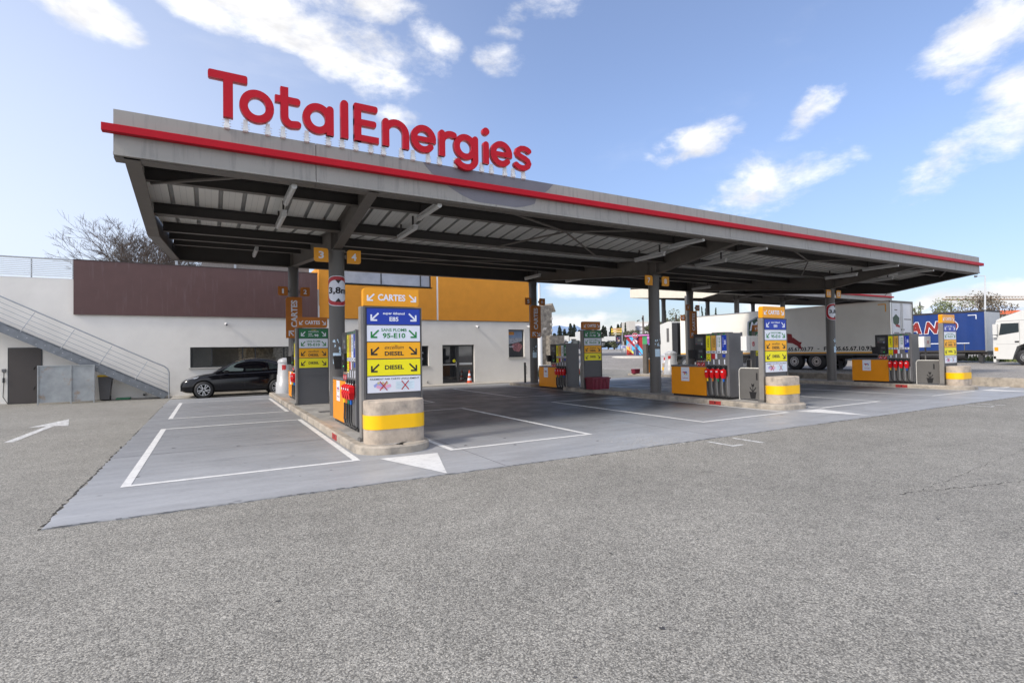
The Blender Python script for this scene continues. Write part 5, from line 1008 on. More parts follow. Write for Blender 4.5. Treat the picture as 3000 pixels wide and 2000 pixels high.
    m = MB(); m.fprism(R_, [(.35,3.0),(.65,2.85),(.95,3.0),(1.0,3.3),(.65,3.5),(.3,3.3)], .031, .034, mat('shield_green', (0,0,0))); m.fprism(R_, [(.6,2.95),(1.0,2.9),(1.05,2.75),(.6,2.82)][::-1], .034, .036, mr_)
    for z, a, b in ((2.45,.4,.95),(2.3,.35,1.0),(2.45,1.55,2.2),(2.3,1.5,2.2),(3.2,1.5,2.3),(3.7,.5,.8)): m.fbox(R_, a, b, z, z+.05, .031, .033, M_STEEL)
    B('door_emblem', m)
    m = MB(); m.box(X+.5, X+2.0, Y0+.2, Y1, 1.05, 1.38, M_CHAS); m.box(X+.1, X+2.4, Y0, Y0+.1, .85, 1.05, M_CHAS); m.box(X+.15, X+2.35, 2.3, 2.35, .5, 1.3, M_RUB); m.box(X+.1, X+.6, 9.0, 11.0, .75, 1.3, M_CHAS); B('chassis', m)
    for yy in (4.35, 5.75, 7.15):
        for x, sd in ((X+.2, -1), (X+2.3, 1)): wheel_x(rt, lo, x, yy, zg+.53, .53, .34, sd)
    m = MB(); 
    for yy in (3.35,): m.tube([(X+.15,yy-.25,.95),(X+.15,yy-.05,1.15),(X+.15,yy+.25,1.28)], .05, M_BPLAST, 6); m.box(X+.02, X+.4, yy-.35, yy-.3, .45, .95, M_BPLAST)
    B('mudguard', m)
    for s in (.5,): 
        m = MB(); m.box(X+.1, X+.25, 8.6, 8.75, .4, 1.1, M_CHAS); m.box(X+2.25, X+2.4, 8.6, 8.75, .4, 1.1, M_CHAS); B('landing_leg', m)
    # tractor, nose to +y
    ya, yb = 15.9, 18.3; g = GP(X,17)
    m = MB(); P = [(ya,.95+g),(ya,3.75+g),(ya+.35,3.85+g),(ya+1.3,3.62+g),(yb-.25,3.05+g),(yb,1.9+g),(yb+.05,.35+g),(ya+.55,.4+g)]
    m.fprism(F, [(-y, z) for y, z in P][::-1][::-1], -2.45, -.02, M_TW)
    cab = B('cab', m)
    m = MB(); m.fprism(F, [(-y,z) for y,z in ((yb-.35,2.9+g),(yb-1.15,2.95+g),(yb-1.2,2.05+g),(yb-.55,2.0+g),(yb-.12,2.3+g))], -.019, -.005, M_CGL); B('side_window', m, cab)
    m = MB(); m.quad([(X+.15,yb+.0,1.95+g),(X+2.3,yb+.0,1.95+g),(X+2.3,yb-.22,3.0+g),(X+.15,yb-.22,3.0+g)], M_CGL); B('windscreen', m, cab)
    m = MB(); m.fbox(F, -ya-.02, -ya+.55, 1.2+g, 3.7+g, -.5, -.06, M_BPLAST); m.fbox(F, -ya-.55, -ya-.3, 2.2+g, 3.3+g, -.019, -.004, M_DGREY); B('side_deflector', m, cab)
    m = MB(); m.box(X+.0, X+.12, yb-.1, yb+.05, 2.3+g, 3.0+g, M_TW, bev=.03); B('mirror', m, cab)
    for yy in (16.1, 18.0-.3+2.0-2.3):
        pass
    for yy in (14.6, 17.6):
        wheel_x(rt, lo, X+.2, yy, g+.5, .5, .34, -1); wheel_x(rt, lo, X+2.3, yy, g+.5, .5, .34, 1)
    m = MB(); m.box(X+.6, X+1.9, 13.8, 18, .6+g, 1.0+g, M_CHAS); B('tractor_chassis', m)
trailer_truck()
def blue_truck():
    X = 45.0; lo = (X,1.6,GP(45,3)); g = .5; rt = empty('blue_tarpaulin_trailer', lo, 'blue curtain-sided trailer with red and white lettering at the far right', 'trailer')
    B = lambda nm, m, p=None: m.build(nm, p or rt, lo); F = LEFT((X,0,0)); Y0, Y1 = 1.65, 15.2; zb, zt = 1.35, 4.2
    m = MB(); ys = [Y0+(Y1-Y0)*k/60 for k in range(61)]; V = []
    for k, y in enumerate(ys): o_ = .02*math.sin(k*1.7)+.012*math.sin(k*.6); V += [(X+o_*.3,y,zb),(X+o_,y,zb+1.1),(X+o_,y,zb+2.0),(X+.0,y,zt-.1)]
    m.add(V, [(i*4+j,i*4+j+1,(i+1)*4+j+1,(i+1)*4+j) for i in range(60) for j in range(3)], M_TBLUE, True); m.box(X+.03, X+2.5, Y0, Y1, zb, zt-.05, M_TBLUE); B('tarpaulin', m)
    m = MB(); m.box(X-.03, X+2.55, Y0-.05, Y1, zt-.1, zt+.03, M_STEELD, bev=.02); B('roof_rail', m)
    m = MB(); m.fbox(F, -Y1, -Y0-.9, zb+.50, zb+.56, .02, .03, M_SWHITE)
    for k in range(9): y = Y0+1.2+k*1.5; m.fbox(F, -y-.02, -y+.02, zb+.0, zb+.5, .02, .03, M_STEEL)
    m.fbox(F, -Y0-2.6, -Y0-1.9, zb+.28, zb+.43, .02, .032, M_SWHITE); m.stroke(F, [(-Y0-.95,zt-.3),(-Y0-.45,zt-.3)], .05, .02, .026, M_SWHITE); m.stroke(F, [(-Y0-.47,zt-.3),(-Y0-.47,zt-.6)], .05, .02, .0266, M_SWHITE); B('side_markings', m)
    m = MB(); mr_ = mat('truck_letter_red', srgb(130,34,30), .5, var=.1); wv = 1.3
    c0 = -6.9
    for s_, cx in (('A',-6.0),('N',-4.83),('D',-3.72)):
        m.text(F, s_, cx, 3.1, .025, M_SWHITE, w=1.08, h=.98, bold=.09, shear=.2) if s_ in 'AND' else None
        m.text(F, s_, cx, 3.1, .028, mr_, w=1.0, h=.90, bold=.05, shear=.2) if s_ in 'AND' else None
    B('side_lettering', m)
    m = MB(); R_ = FRONT((X,Y0,0)); m.fbox(R_, .0, 2.5, zb-.1, zt-.08, .0, .04, mat('headboard', (.48,.49,.5), .5, var=.06)); m.fbox(R_, -.03, .08, zb-.1, zt-.05, .0, .07, M_ALU); B('headboard', m)
    m = MB(); m.box(X+.4, X+2.1, Y0, Y1, 1.05, 1.34, M_CHAS); m.box(X-.0, X+.1, Y0, Y1, 1.2, 1.36, M_STEELD); m.box(X+.1, X+2.4, Y0-.1, Y0+.3, 1.0, 1.3, M_STEELD); m.box(X+.1, X+.5, Y0+.2, Y0+.45, .5, 1.1, M_CHAS); B('chassis', m)
    m = MB(); m.tube([(X+.3,Y0+1.2,.95),(X+.3,Y0+4.0,.95)], .3, M_RUB, 16); B('fuel_tank', m)
    for yy in (6.6, 7.95, 9.3): wheel_x(rt, lo, X+.2, yy, g+.5, .5, .34, -1); wheel_x(rt, lo, X+2.3, yy, g+.5, .5, .34, 1)
blue_truck()
def white_cab():
    X = 43.0; g = GP(43,-1); lo = (X,-.6,g); rt = empty('white_lorry', lo, 'white lorry cab cut by the right edge of the photo, facing left', 'truck'); F = LEFT((X,0,g))
    B = lambda nm, m, p=None: m.build(nm, p or rt, lo); f = .55                      # nose at y=f, going to -y
    P = [(f,.42),(f+.02,1.3),(f-.02,2.0),(f-.18,3.0),(f-.5,3.2),(f-1.6,3.62),(f-3.0,3.95),(f-3.0,.9),(f-2.1,.9),(f-1.95,1.25),(f-1.6,1.45),(f-1.2,1.25),(f-1.05,.75),(f-.95,.4)]
    m = MB(); m.fprism(F, [(-y,z) for y,z in P][::-1], -2.45, 0, M_TW); cab = B('cab', m)
    m = MB(); m.fprism(F, [(-(f-.30),2.0),(-(f-1.32),2.18),(-(f-1.32),2.78),(-(f-.42),2.78)], .001, .01, M_CGL); B('side_window', m, cab)
    m = MB(); m.fbox(F, -f+.05, -f+.28, 2.05, 2.75, .02, .22, M_TW); m.fbox(F, -f+.05, -f+.22, 1.85, 2.0, .02, .2, M_TW); B('mirror', m, cab)
    m = MB(); m.stroke(F, [(-f+1.35,.9),(-f+1.35,2.9)], .012, .0, .003, M_DGREY); m.stroke(F, [(-f+.15,1.4),(-f+1.35,1.4)], .012, 0, .003, M_DGREY); m.fbox(F, -f+1.1, -f+1.32, 1.5, 1.6, .0, .012, M_BLACK); m.stroke(F, [(-f+.1,2.92),(-f+2.9,2.98)], .02, 0, .003, M_DGREY); m.fbox(F, -f+1.6, -f+2.3, 2.1, 2.85, .0, .006, M_TW); B('door_lines', m, cab)
    m = MB(); m.fbox(F, -f+.05, -f+.25, .95, 1.2, .0, .01, mat('indicator_orange', srgb(230,150,20), .3)); m.fbox(F, -f-.02, -f+.12, .2, .6, -.5, .0, M_TW); B('indicator', m, cab)
    wheel_x(rt, lo, X+.18, f-1.62, g+.52, .52, .34, -1); wheel_x(rt, lo, X+2.3, f-1.62, g+.52, .52, .34, 1)
    m = MB(); m.box(X+.2, X+2.4, -14, f-3.3, 1.2+g, 4.0+g, M_TW); B('cargo_box', m); m = MB(); m.box(X+.6, X+1.9, -14, f-1, .7+g, 1.1+g, M_CHAS); B('chassis', m)
    for yy in (-8.6,-9.9): wheel_x(rt, lo, X+.2, yy, g+.5, .5, .34, -1)
white_cab()
# ================================================================== BACKGROUND
def leaf_tuft(mb, c, rad, n, sz, mats, flat=1.0):
    for _ in range(n):
        while True:
            v = Vector((random.uniform(-1,1), random.uniform(-1,1), random.uniform(-1,1)))
            if .15 < v.length < 1: break
        v = v*(v.length**-.4) if random.random() < .6 else v
        p = Vector(c)+Vector((v.x*rad[0], v.y*rad[1], v.z*rad[2])); a = Vector((random.gauss(0,1),random.gauss(0,1),random.gauss(0,1)*flat)).normalized(); b = a.cross(Vector((random.gauss(0,1),random.gauss(0,1),random.gauss(0,1)))).normalized(); s = sz*random.uniform(.5,1.3)
        mb.quad([p-a*s, p-b*s*.6, p+a*s, p+b*s*.6], random.choice(mats))
LF = C_(conifer=[mat('conifer_a',(.018,.028,.018),.8),mat('conifer_b',(.03,.042,.026),.8),mat('conifer_c',(.012,.018,.014),.8)], cypress=[mat('cypress_a',(.022,.04,.02),.8),mat('cypress_b',(.035,.055,.03),.8)], olive=[mat('olive_a',(.09,.10,.05),.8),mat('olive_b',(.13,.13,.08),.8),mat('olive_c',(.05,.06,.03),.8)],
    fresh=[mat('fresh_a',(.15,.18,.08),.8),mat('fresh_b',(.19,.22,.11),.8),mat('fresh_c',(.10,.12,.06),.8)], brown=[mat('brown_a',(.20,.16,.11),.9),mat('brown_b',(.15,.125,.09),.9),mat('brown_c',(.08,.065,.045),.9)], grass=[mat('grass_a',(.16,.20,.07),.9),mat('grass_b',(.22,.23,.10),.9),mat('grass_c',(.08,.11,.04),.9)])
M_BARK = mat('bark', (.10,.08,.065), .9, var=.25, vscale=8)
def tree(name, px, pyb, pyt, d, wpx, kind, label, group=None, shape='cone', n=900, gaps=7, dz=0):
    base = at(px, pyb, d); top = at(px, pyt, d); h = top.z-base.z; rw = wpx/2/FPX*d; rt = empty(name, base, label, 'tree', group)
    m = MB(); m.tube([base, base+Vector((0,0,h*.5)), base+Vector((0,0,h*.9))], [rw*.12+.05, rw*.08+.04, .02], M_BARK, 8)
    for k in range(7): t = random.uniform(0,6.28); z = random.uniform(.25,.7)*h; m.tube([base+Vector((0,0,z)), base+Vector((math.cos(t)*rw*.6, math.sin(t)*rw*.6, z+h*.15))], [.04,.01], M_BARK, 5)
    m.build('trunk', rt, base)
    m = MB(); sz = max(.05, 2.6/FPX*d)
    if shape == 'cone':
        for k in range(gaps*2):
            f = (k+.5)/(gaps*2); r_ = rw*(1-.75*f**1.6)*random.uniform(.6,1.0); t = random.uniform(0,6.28); o_ = rw*.3*(1-f)
            leaf_tuft(m, base+Vector((math.cos(t)*o_, math.sin(t)*o_, h*(.1+.82*f))), (r_,r_,h*.10), n//(gaps*2), sz, LF[kind])
    elif shape == 'spire':
        for k in range(gaps):
            f = (k+.5)/gaps; r_ = rw*(1-f)**.45*random.uniform(.75,1.05)
            leaf_tuft(m, base+Vector((random.uniform(-.2,.2)*rw, 0, h*(.04+.92*f))), (r_,r_,h*.75/gaps), n//gaps, sz*.8, LF[kind])
    else:
        for k in range(gaps*2):
            t = random.uniform(0,6.28); q = random.uniform(.2,.75)*rw; z = random.uniform(.35,.88)*h; r_ = rw*random.uniform(.28,.45); leaf_tuft(m, base+Vector((math.cos(t)*q, math.sin(t)*q, z)), (r_,r_,r_*.8), n//(gaps*2), sz, LF[kind])
    m.build('crown', rt, base); return rt
random.seed(21)
for i, (px, pt, wp) in enumerate(((1640,952,26),(1655,962,24),(1672,944,30),(1684,948,26),(1720,944,16),(1730,950,30),(1768,952,26),(1774,956,22),(1792,953,26),(1812,948,26),(1822,944,24),(1625,975,30),(1697,965,26),(1745,958,26))):
    tree('conifer', px, 1012, pt, 150+6*(i % 4), wp, 'conifer', f'dark green conifer in the far tree row, number {i+1} of them' if False else 'dark green conifer in the far row beyond the parked white trucks', 'dark conifers in the far row', n=900, gaps=5)
for px, pt, wp, lb in ((1833,944,6,'thin dark cypress left of the pale apartment block'),(1951,904,11,'dark cypress behind the white truck cab'),(2059,897,6,'tallest of the three small cypresses above the white trailer'),(2070,902,6,'middle cypress of the three above the white trailer'),(2100,899,9,'widest and rightmost of the three cypresses above the white trailer')):
    tree('cypress', px, 1015, pt, 75 if px > 1900 else 110, wp*1.5, 'cypress', lb, shape='spire', n=700, gaps=9)
tree('olive_tree', 1982, 1015, 903, 70, 78, 'olive', 'sparse grey-green tree above the white truck cab', shape='round', n=900, gaps=9)
tree('olive_tree', 1943, 1015, 925, 72, 60, 'olive', 'sparse tree partly hidden behind post seven', shape='round', n=700, gaps=7); tree('pine_tree', 1903, 1015, 928, 85, 42, 'olive', 'dark rounded pine beside the pale apartment block', shape='round', n=900, gaps=7)
tree('bushy_tree', 1848, 1015, 963, 95, 52, 'olive', 'olive green bush-like tree behind the direction signs', shape='round', n=1200, gaps=8); tree('bushy_tree', 1830, 1020, 968, 100, 40, 'brown', 'brownish green tree behind the direction signs', shape='round', n=900, gaps=7)
tree('bushy_tree', 1800, 1024, 1000, 80, 36, 'olive', 'low agave-like shrub before the far white trucks', shape='round', n=700, gaps=6); tree('bushy_tree', 1782, 1024, 1002, 82, 24, 'conifer', 'small dark shrub left of the advertising panel', shape='round', n=500, gaps=5)
tree('leafy_tree', 2684, 1000, 885, 60, 44, 'fresh', 'bright green tree top just right of the white trailer doors', shape='round', n=900, gaps=8)
tree('leafy_tree', 2790, 1010, 868, 75, 96, 'fresh', 'green budding tree behind the blue trailer', shape='round', n=2600, gaps=14)
tree('leafy_tree', 2750, 1010, 895, 80, 40, 'brown', 'brown twiggy tree at the left of the green budding tree', shape='round', n=500, gaps=7)
tree('leafy_tree', 2875, 1010, 852, 80, 120, 'brown', 'tall brown bare-looking tree behind the lamp post at the right', shape='round', n=2600, gaps=16); tree('leafy_tree', 2930, 1010, 876, 85, 90, 'brown', 'lower brown tree right of the tall brown one', shape='round', n=2200, gaps=11)
# bare tree behind the building, left
def bare_tree(base, h, label, seed):
    random.seed(seed); rt = empty('bare_tree', base, label, 'tree'); mt_ = MB(); mb_ = MB()
    MT = mat('twig', (.09,.07,.06), .9, var=.3)
    def grow(p, d, ln, r, lv, m):
        q = p+d*ln; mid = p+d*ln*.5+Vector((random.gauss(0,1),random.gauss(0,1),0))*ln*.05
        m.tube([p, mid, q], [r, r*.85, r*.62], MT, 5 if lv > 3 else 3, cap=False)
        if lv == 0: return
        for k in range(3 if lv > 1 else 4):
            dd = (d+Vector((random.gauss(0,.40),random.gauss(0,.40),random.gauss(.02,.22)))).normalized(); grow(p+d*ln*random.uniform(.5,1), dd, ln*random.uniform(.55,.80), max(.007, r*.58), lv-1, m)
    p0 = base+Vector((.1,0,h*.25)); mt_.tube([base, p0], [.22,.18], MT, 10)
    for a in range(11): t = a*.9+.3; grow(p0, Vector((math.cos(t)*.36, math.sin(t)*.35, 1.0)).normalized(), h*.24, .07, 6, mb_)
    mt_.build('trunk', rt, base); mb_.build('branches', rt, base)
bare_tree(Vector((-6.9,28,0.2)), 12.8, 'bare branching tree rising behind the brown panel at the left', 5)
# mountains
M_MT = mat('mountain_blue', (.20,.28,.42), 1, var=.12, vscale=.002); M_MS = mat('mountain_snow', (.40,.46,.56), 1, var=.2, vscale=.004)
def ridge(nm, pts, d, m_, back=900):
    m = MB(); T = [at(x, y, d) for x, y in pts]; Bm = [Vector((p.x, p.y, -30)) for p in T]; f = Vector((_f.x,_f.y,0))*back; n = len(T)
    Fg = [p-f*.5 for p in Bm]; Bk = [Vector((p.x,p.y,-30))+f for p in T]
    m.add(Fg+T+Bk, [(i,i+1,n+i+1,n+i) for i in range(n-1)]+[(n+i,n+i+1,2*n+i+1,2*n+i) for i in range(n-1)], m_); m.build(nm, kind='structure')
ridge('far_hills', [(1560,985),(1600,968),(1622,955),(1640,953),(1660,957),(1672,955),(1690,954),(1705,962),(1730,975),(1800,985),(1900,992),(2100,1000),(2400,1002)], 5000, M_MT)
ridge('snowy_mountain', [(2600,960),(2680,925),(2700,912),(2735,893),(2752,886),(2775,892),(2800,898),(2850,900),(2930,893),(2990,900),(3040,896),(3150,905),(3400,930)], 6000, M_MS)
# stone house
M_STONE = mat('old_stone', (.21,.19,.165), .95, var=.5, vscale=3.5, bump=.8, bscale=8, dirt=(.46,.44,.41), dscale=1.3, dlo=.62, dhi=.66)
sb_ = at(1600,1040,52); hs = empty('stone_house', (sb_.x,sb_.y,0), 'old ruined stone house with patchy plaster behind the column with sign six', 'house'); hl = (sb_.x,sb_.y,0)
xa = at(1560,1000,52).x; qb = at(1618,1000,52); xb, yb_ = qb.x, qb.y; z1 = at(1618,912,52).z; z2 = at(1588,893,52).z
m = MB(); m.add([(xa,yb_,0),(xb,yb_,0),(xb,yb_,z1),(xa+1.6,yb_,z2),(xa-1,yb_,z2-.4),(xa,yb_+7,0),(xb,yb_+7,0),(xb,yb_+7,z1),(xa+1.6,yb_+7,z2),(xa-1,yb_+7,z2-.4)], [(0,1,2,3,4),(1,6,7,2),(6,5,9,8,7)], M_STONE)
for k in range(9): m.box(xb-.12-.1*(k%2), xb+.04, yb_-.05, yb_+.25, z1*.1*k+.3, z1*.1*k+.55, M_SILL)
m.build('stone_wall', hs, hl)
m = MB(); m.hexa([(xb+.25,yb_-.3,z1-.06),(xb+.25,yb_+7.3,z1-.06),(xa+1.6,yb_+7.3,z2),(xa+1.6,yb_-.3,z2),(xb+.25,yb_-.3,z1+.06),(xb+.25,yb_+7.3,z1+.06),(xa+1.6,yb_+7.3,z2+.14),(xa+1.6,yb_-.3,z2+.14)], M_STONE); m.build('roof', hs, hl)
m = MB(); p1, p2 = at(1612,985,51), at(1628,1030,51); m.box(p1.x, p2.x+1.2, p1.y, p1.y+3, 0, at(1620,983,51).z, M_STONE); m.build('side_annexe', hs, hl)
# stop signs
def stop_sign(px, py, pb, d, s, label):
    c = at(px, py, d); b = at(px, pb, d); lo = (c.x, c.y, b.z); rt = empty('stop_sign', lo, label, 'road sign'); n = Vector((CAM.x-c.x, CAM.y-c.y, 0)).normalized(); r_ = Vector((-n.y, n.x, 0)); F = Fr((c.x,c.y,c.z), r_, (0,0,1)); rr_ = s/2
    o8 = lambda k: [(rr_*k*math.cos(R(22.5+45*i))/math.cos(R(22.5)), rr_*k*math.sin(R(22.5+45*i))/math.cos(R(22.5))) for i in range(8)]
    m = MB(); m.fprism(F, o8(1), 0, .02, M_SWHITE); m.fprism(F, o8(.93), .02, .026, M_RING); m.text(F, 'STOP', 0, 0, .03, M_SWHITE, w=s*.78, h=s*.32, bold=.04); m.build('stop_plate', rt, lo)
    m = MB(); m.fprism(F, [(rr_*.98*math.cos(k*.2618), rr_*.98*math.sin(k*.2618)-s*1.08) for k in range(24)], 0, .02, M_RING); m.fprism(F, [(rr_*.76*math.cos(k*.2618), rr_*.76*math.sin(k*.2618)-s*1.08) for k in range(24)], .02, .026, M_SWHITE); m.stroke(F, [(rr_*.2,-s*1.33),(rr_*.2,-s*1.1),(-rr_*.3,-s*.9)], s*.09, .028, .03, M_BLACK); m.stroke(F, [(-rr_*.5,-s*.84),(rr_*.5,-s*1.32)], s*.08, .032, .034, M_RING); m.build('no_turn_plate', rt, lo)
    m = MB(); m.tube([(c.x,c.y,b.z-.3),(c.x,c.y,c.z+s*.4)], .045, M_GALV, 8); m.build('pole', rt, lo)
stop_sign(1598, 989, 1062, 55, .48, 'octagonal stop sign with a no-turn sign below, beside the column with sign six'); stop_sign(1860, 983, 1032, 62, .68, 'octagonal stop sign with a no-turn sign below, before the painted kiosk')
# slim white post left of it
p = at(1583,1060,48); m = MB(); m.tube([(p.x,p.y,-.1),(p.x,p.y,at(1582,830,48).z)], .11, M_WHITE, 12); m.tube([(p.x,p.y,-.1),(p.x,p.y,at(1582,985,48).z)], .2, M_WHITE, 12); m.build('white_mast', loc=(p.x,p.y,0), label='tall slim white mast right of the column with sign five', cat='mast')
# grass bank
random.seed(9); m = MB(); a = at(1580,1066,44); b = at(1608,1070,42)
for _ in range(2600):
    px, py = random.uniform(1577,1612), random.uniform(1056,1078); q = at(px, 1075, 36); h = random.uniform(.05,.5)*(1-.3*abs(px-1592)/20); x, y = q.x+random.uniform(0,4), q.y+random.uniform(0,5)
    w_ = .02; m.quad([(x-w_,y,0),(x+w_,y,0),(x+random.uniform(-.15,.15),y,h)], random.choice(LF['grass']))
m.build('grass_tuft', kind='stuff')
# road with white lines and kerb
M_ROAD = mat('road_tarmac', (.09,.09,.095), .85, var=.1, vscale=.5)
def band(nm, pA, pB, m_, wid, dz_=.02, kind='structure'):
    m = MB(); A, B_ = Vector(pA), Vector(pB); n = 12; V = []
    d_ = (B_-A); d_.z = 0; nn = Vector((-d_.y, d_.x, 0)).normalized()*wid
    for k in range(n+1): q = A+(B_-A)*(k/n); V += [(q.x,q.y,max(0,G(q.x,q.y))+dz_), (q.x+nn.x,q.y+nn.y,max(0,G(q.x+nn.x,q.y+nn.y))+dz_)]
    m.add(V, [(2*i,2*i+1,2*i+3,2*i+2) for i in range(n)], m_); return m.build(nm, kind=kind)
def gp(px, d): q = at(px, 1030, d); return (q.x, q.y, 0)
band('road', gp(1500,66), gp(2000,66), M_ROAD, 7, .03); band('verge_kerb', gp(1500,74), gp(2000,74), M_LINE, 1.0, .12); band('verge_kerb_line', gp(1500,78), gp(2000,78), M_LINE, .5, .2)
# kerbed traffic island with the painted kiosk
q = at(1865,1032,60); m = MB(); gz = G(q.x,q.y); m.lathe((q.x+3.5,q.y+1.5,gz-.1), [(5.2,0),(5.2,.22),(5.0,.27),(.1,.3)], M_SILL, 40, 1.0, .6); m.build('traffic_island', loc=(q.x+3.5,q.y+1.5,gz), label='low pale kerbed traffic island below the painted kiosk', cat='kerb')
kc = at(1836,1028,64); kd = at(1955,1032,58); kz = G(kc.x,kc.y)+.1
kl = (kc.x,kc.y,kz); ks = empty('painted_kiosk', kl, 'small kiosk covered in colourful street art beyond the pumps', 'kiosk')
r_ = Vector((kd.x-kc.x, kd.y-kc.y, 0)); Lk = r_.length; F = Fr(kl, r_, (0,0,1)); hk = at(1836,986,64).z-kz
mur = [mat('mural_%s' % n_, c_, .7, var=.12, vscale=2) for n_, c_ in (('red',srgb(150,30,40)),('sky',srgb(80,170,215)),('lime',srgb(215,220,110)),('purple',srgb(140,70,150)),('navy',srgb(50,55,100)),('green',srgb(60,140,90)),('orange',srgb(225,110,40)),('lilac',srgb(200,130,190)),('cream',srgb(230,190,90)))]
m = MB(); m.fbox(F, 0, Lk, 0, hk, -2.5, 0, mur[0]); m.build('kiosk_wall', ks, kl)
m = MB(); s_ = Lk/6.0; hh = hk
def pol(P, i, c): m.fprism(F, [(a*s_, b*hh) for a, b in P], .003*c, .003*c+.002, mur[i])
pol([(0,.5),(0,.85),(2.4,0),(1.6,0)],1,1); pol([(0,.35),(0,.5),(1.7,0),(1.3,0)],2,2); pol([(.3,1),(.9,1),(2.5,.25),(2.5,0)],1,3); pol([(2.5,0),(3.2,0),(3.2,1),(2.5,1)],5,1); pol([(3.2,0),(6,0),(6,1),(3.2,1)],3,1); pol([(3.2,.85),(6,.85),(6,1),(3.2,1)],7,2); pol([(1.0,.75),(1.9,.75),(1.9,.95),(1.2,.95)],4,4); pol([(1.1,.0),(2.0,.0),(1.9,.3),(1.1,.3)],4,5)
for k in range(6): i = [1,8,3,6,1,4][k]; m.stroke(F, [(a_*s_*1, b_*hh) for a_, b_ in arc(4.4,.15,1.1-.15*k,.65-.09*k,0,180,14)], .15*hh*.6, .003*3+.002*k, .003*3+.002*k+.001, mur[i])
for k in range(12): t = k*.524; m.stroke(F, [(.45*s_,.38*hh),(.45*s_+.35*s_*math.cos(t),.38*hh+.26*hh*math.sin(t))], .05, .014, .0145+k*.0002, mur[6])
m.stroke(F, [(.45*s_+.35*s_*math.cos(k*.3142), .38*hh+.26*hh*math.sin(k*.3142)) for k in range(21)], .05, .014, .018, mur[6]); m.build('street_art', ks, kl)
m = MB(); m.fbox(F, -.15, Lk+.15, hk, hk+.14, -2.7, .15, mur[7]); m.build('roof_slab', ks, kl)
# direction sign boards
p = at(1824,1032,66); bl = (p.x,p.y,at(1824,1032,66).z); ds = empty('direction_signpost', bl, 'metal post with stacked yellow, white and olive direction boards', 'signpost'); FN = lambda q: Fr(q, _r, (0,0,1))
m = MB(); m.tube([Vector(bl), Vector((p.x,p.y,at(1824,968,66).z))], .08, M_GALV, 8); m.build('pole', ds, bl)
for py, c1_, c2_ in ((964,mat('dir_yellow',srgb(225,190,60),.5),mat('dir_red',srgb(175,70,70),.5)),(971,mat('dir_yellow2',srgb(235,215,70),.5),mat('dir_pink',srgb(190,90,90),.5)),(978,mat('dir_olive',srgb(140,125,60),.5),mat('dir_olive2',srgb(150,140,80),.5))):
    q = at(1806,py,66); F = FN(q); m = MB(); m.fbox(F, -.65, .65, -.11, .11, 0, .05, c1_); m.fbox(F, -.5, .5, -.05, .05, .05, .055, c2_)
    for k in range(9): m.fbox(F, -.45+k*.1, -.39+k*.1, -.03, .03, .055, .058, M_SWHITE)
    m.build('direction_board', ds, bl)
# advertising panel
q = at(1812,1024,62); al = (q.x,q.y,q.z); ad = empty('advertising_panel', al, 'dark framed advertising panel with night-coloured poster by the road', 'advertising panel'); F = FN(at(1812,995,62)); m = MB(); m.fbox(F, -.32, .32, -.45, .45, -.1, 0, M_BLACK); m.fbox(F, -.26, .26, -.38, .38, 0, .01, mat('ad_poster', (.06,.06,.11), .4, var=.9, vscale=5)); m.fbox(F, -.1, .15, -.2, .0, .01, .012, mat('ad_detail', srgb(190,170,150), .5, var=.5, vscale=9)); m.fbox(F, -.2, -.05, .1, .2, .01, .012, mat('dir_pink', (0,0,0))); m.build('poster_frame', ad, al)
m = MB(); m.fbox(F, -.22, -.18, -1.25, -.45, -.06, -.02, M_BLACK); m.fbox(F, .18, .22, -1.25, -.45, -.06, -.02, M_BLACK); m.build('legs', ad, al)
q = at(1827,1016,63); F = FN(q); m = MB(); m.fbox(F, -.32, .32, -.2, .2, 0, .04, mat('board_lilac', srgb(190,195,215), .5)); m.fbox(F, -.15, .2, -.05, .06, .04, .045, mat('board_violet', srgb(110,105,180), .5)); m.fbox(F, -.26, -.22, -.7, -.2, .0, .03, M_STEEL); m.fbox(F, .22, .26, -.7, -.2, 0, .03, M_STEEL); m.build('notice_board', loc=q, label='small lilac notice board below the advertising panel', cat='notice board')
# apartment block
q = at(1862,1010,120); zl = lambda py, d=120: at(1862,py,d).z; al = (q.x,q.y,1.5); ap = empty('apartment_block', al, 'pale concrete apartment block with rounded balconies behind post seven', 'building'); F = FN((q.x,q.y,0)); u = lambda px: (px-1862)/FPX*120
MA = mat('block_concrete', (.48,.46,.43), .9, var=.05); m = MB(); m.fbox(F, u(1844), u(1862), 0, zl(940), -8, 0, MA); m.fbox(F, u(1862), u(1935), 0, zl(939), -14, -5, MA); m.build('concrete_wall', ap, al)
for k in range(5): m = MB(); zz_ = zl(952+11*k); m.fbox(F, u(1870), u(1918), zz_-.25, zz_+.45, -5, -3.4, M_WHITE); m.build('balcony', ap, al)
m = MB(); m.fbox(F, u(1876), u(1884), 0, zl(952), -3.4, -3, mat('stair_slate', (.2,.22,.27), .7)); m.build('stair_panel', ap, al)
m = MB(); 
for k in range(4): m.fbox(F, u(1890), u(1897), zl(962+11*k), zl(956+11*k), -4.99, -4.95, M_CGL)
m.tube([F.p(u(1893),zl(939),-8),F.p(u(1893),zl(934),-8),F.p(u(1900),zl(932),-8)], .15, M_STEELD, 5); m.build('windows', ap, al)
# wooden pole
q = at(1886,1035,66); m = MB(); m.tube([(q.x,q.y,q.z-.3),(q.x,q.y,at(1886,924,66).z)], [.15,.10], mat('old_wood', (.14,.12,.10), .9, var=.3, vscale=6), 10); m.box(q.x-.22, q.x-.08, q.y-.1, q.y, at(1886,933,66).z-.15, at(1886,933,66).z+.15, M_STEELD); m.build('wooden_pole', loc=(q.x,q.y,q.z), label='weathered wooden utility pole before the apartment block', cat='utility pole')
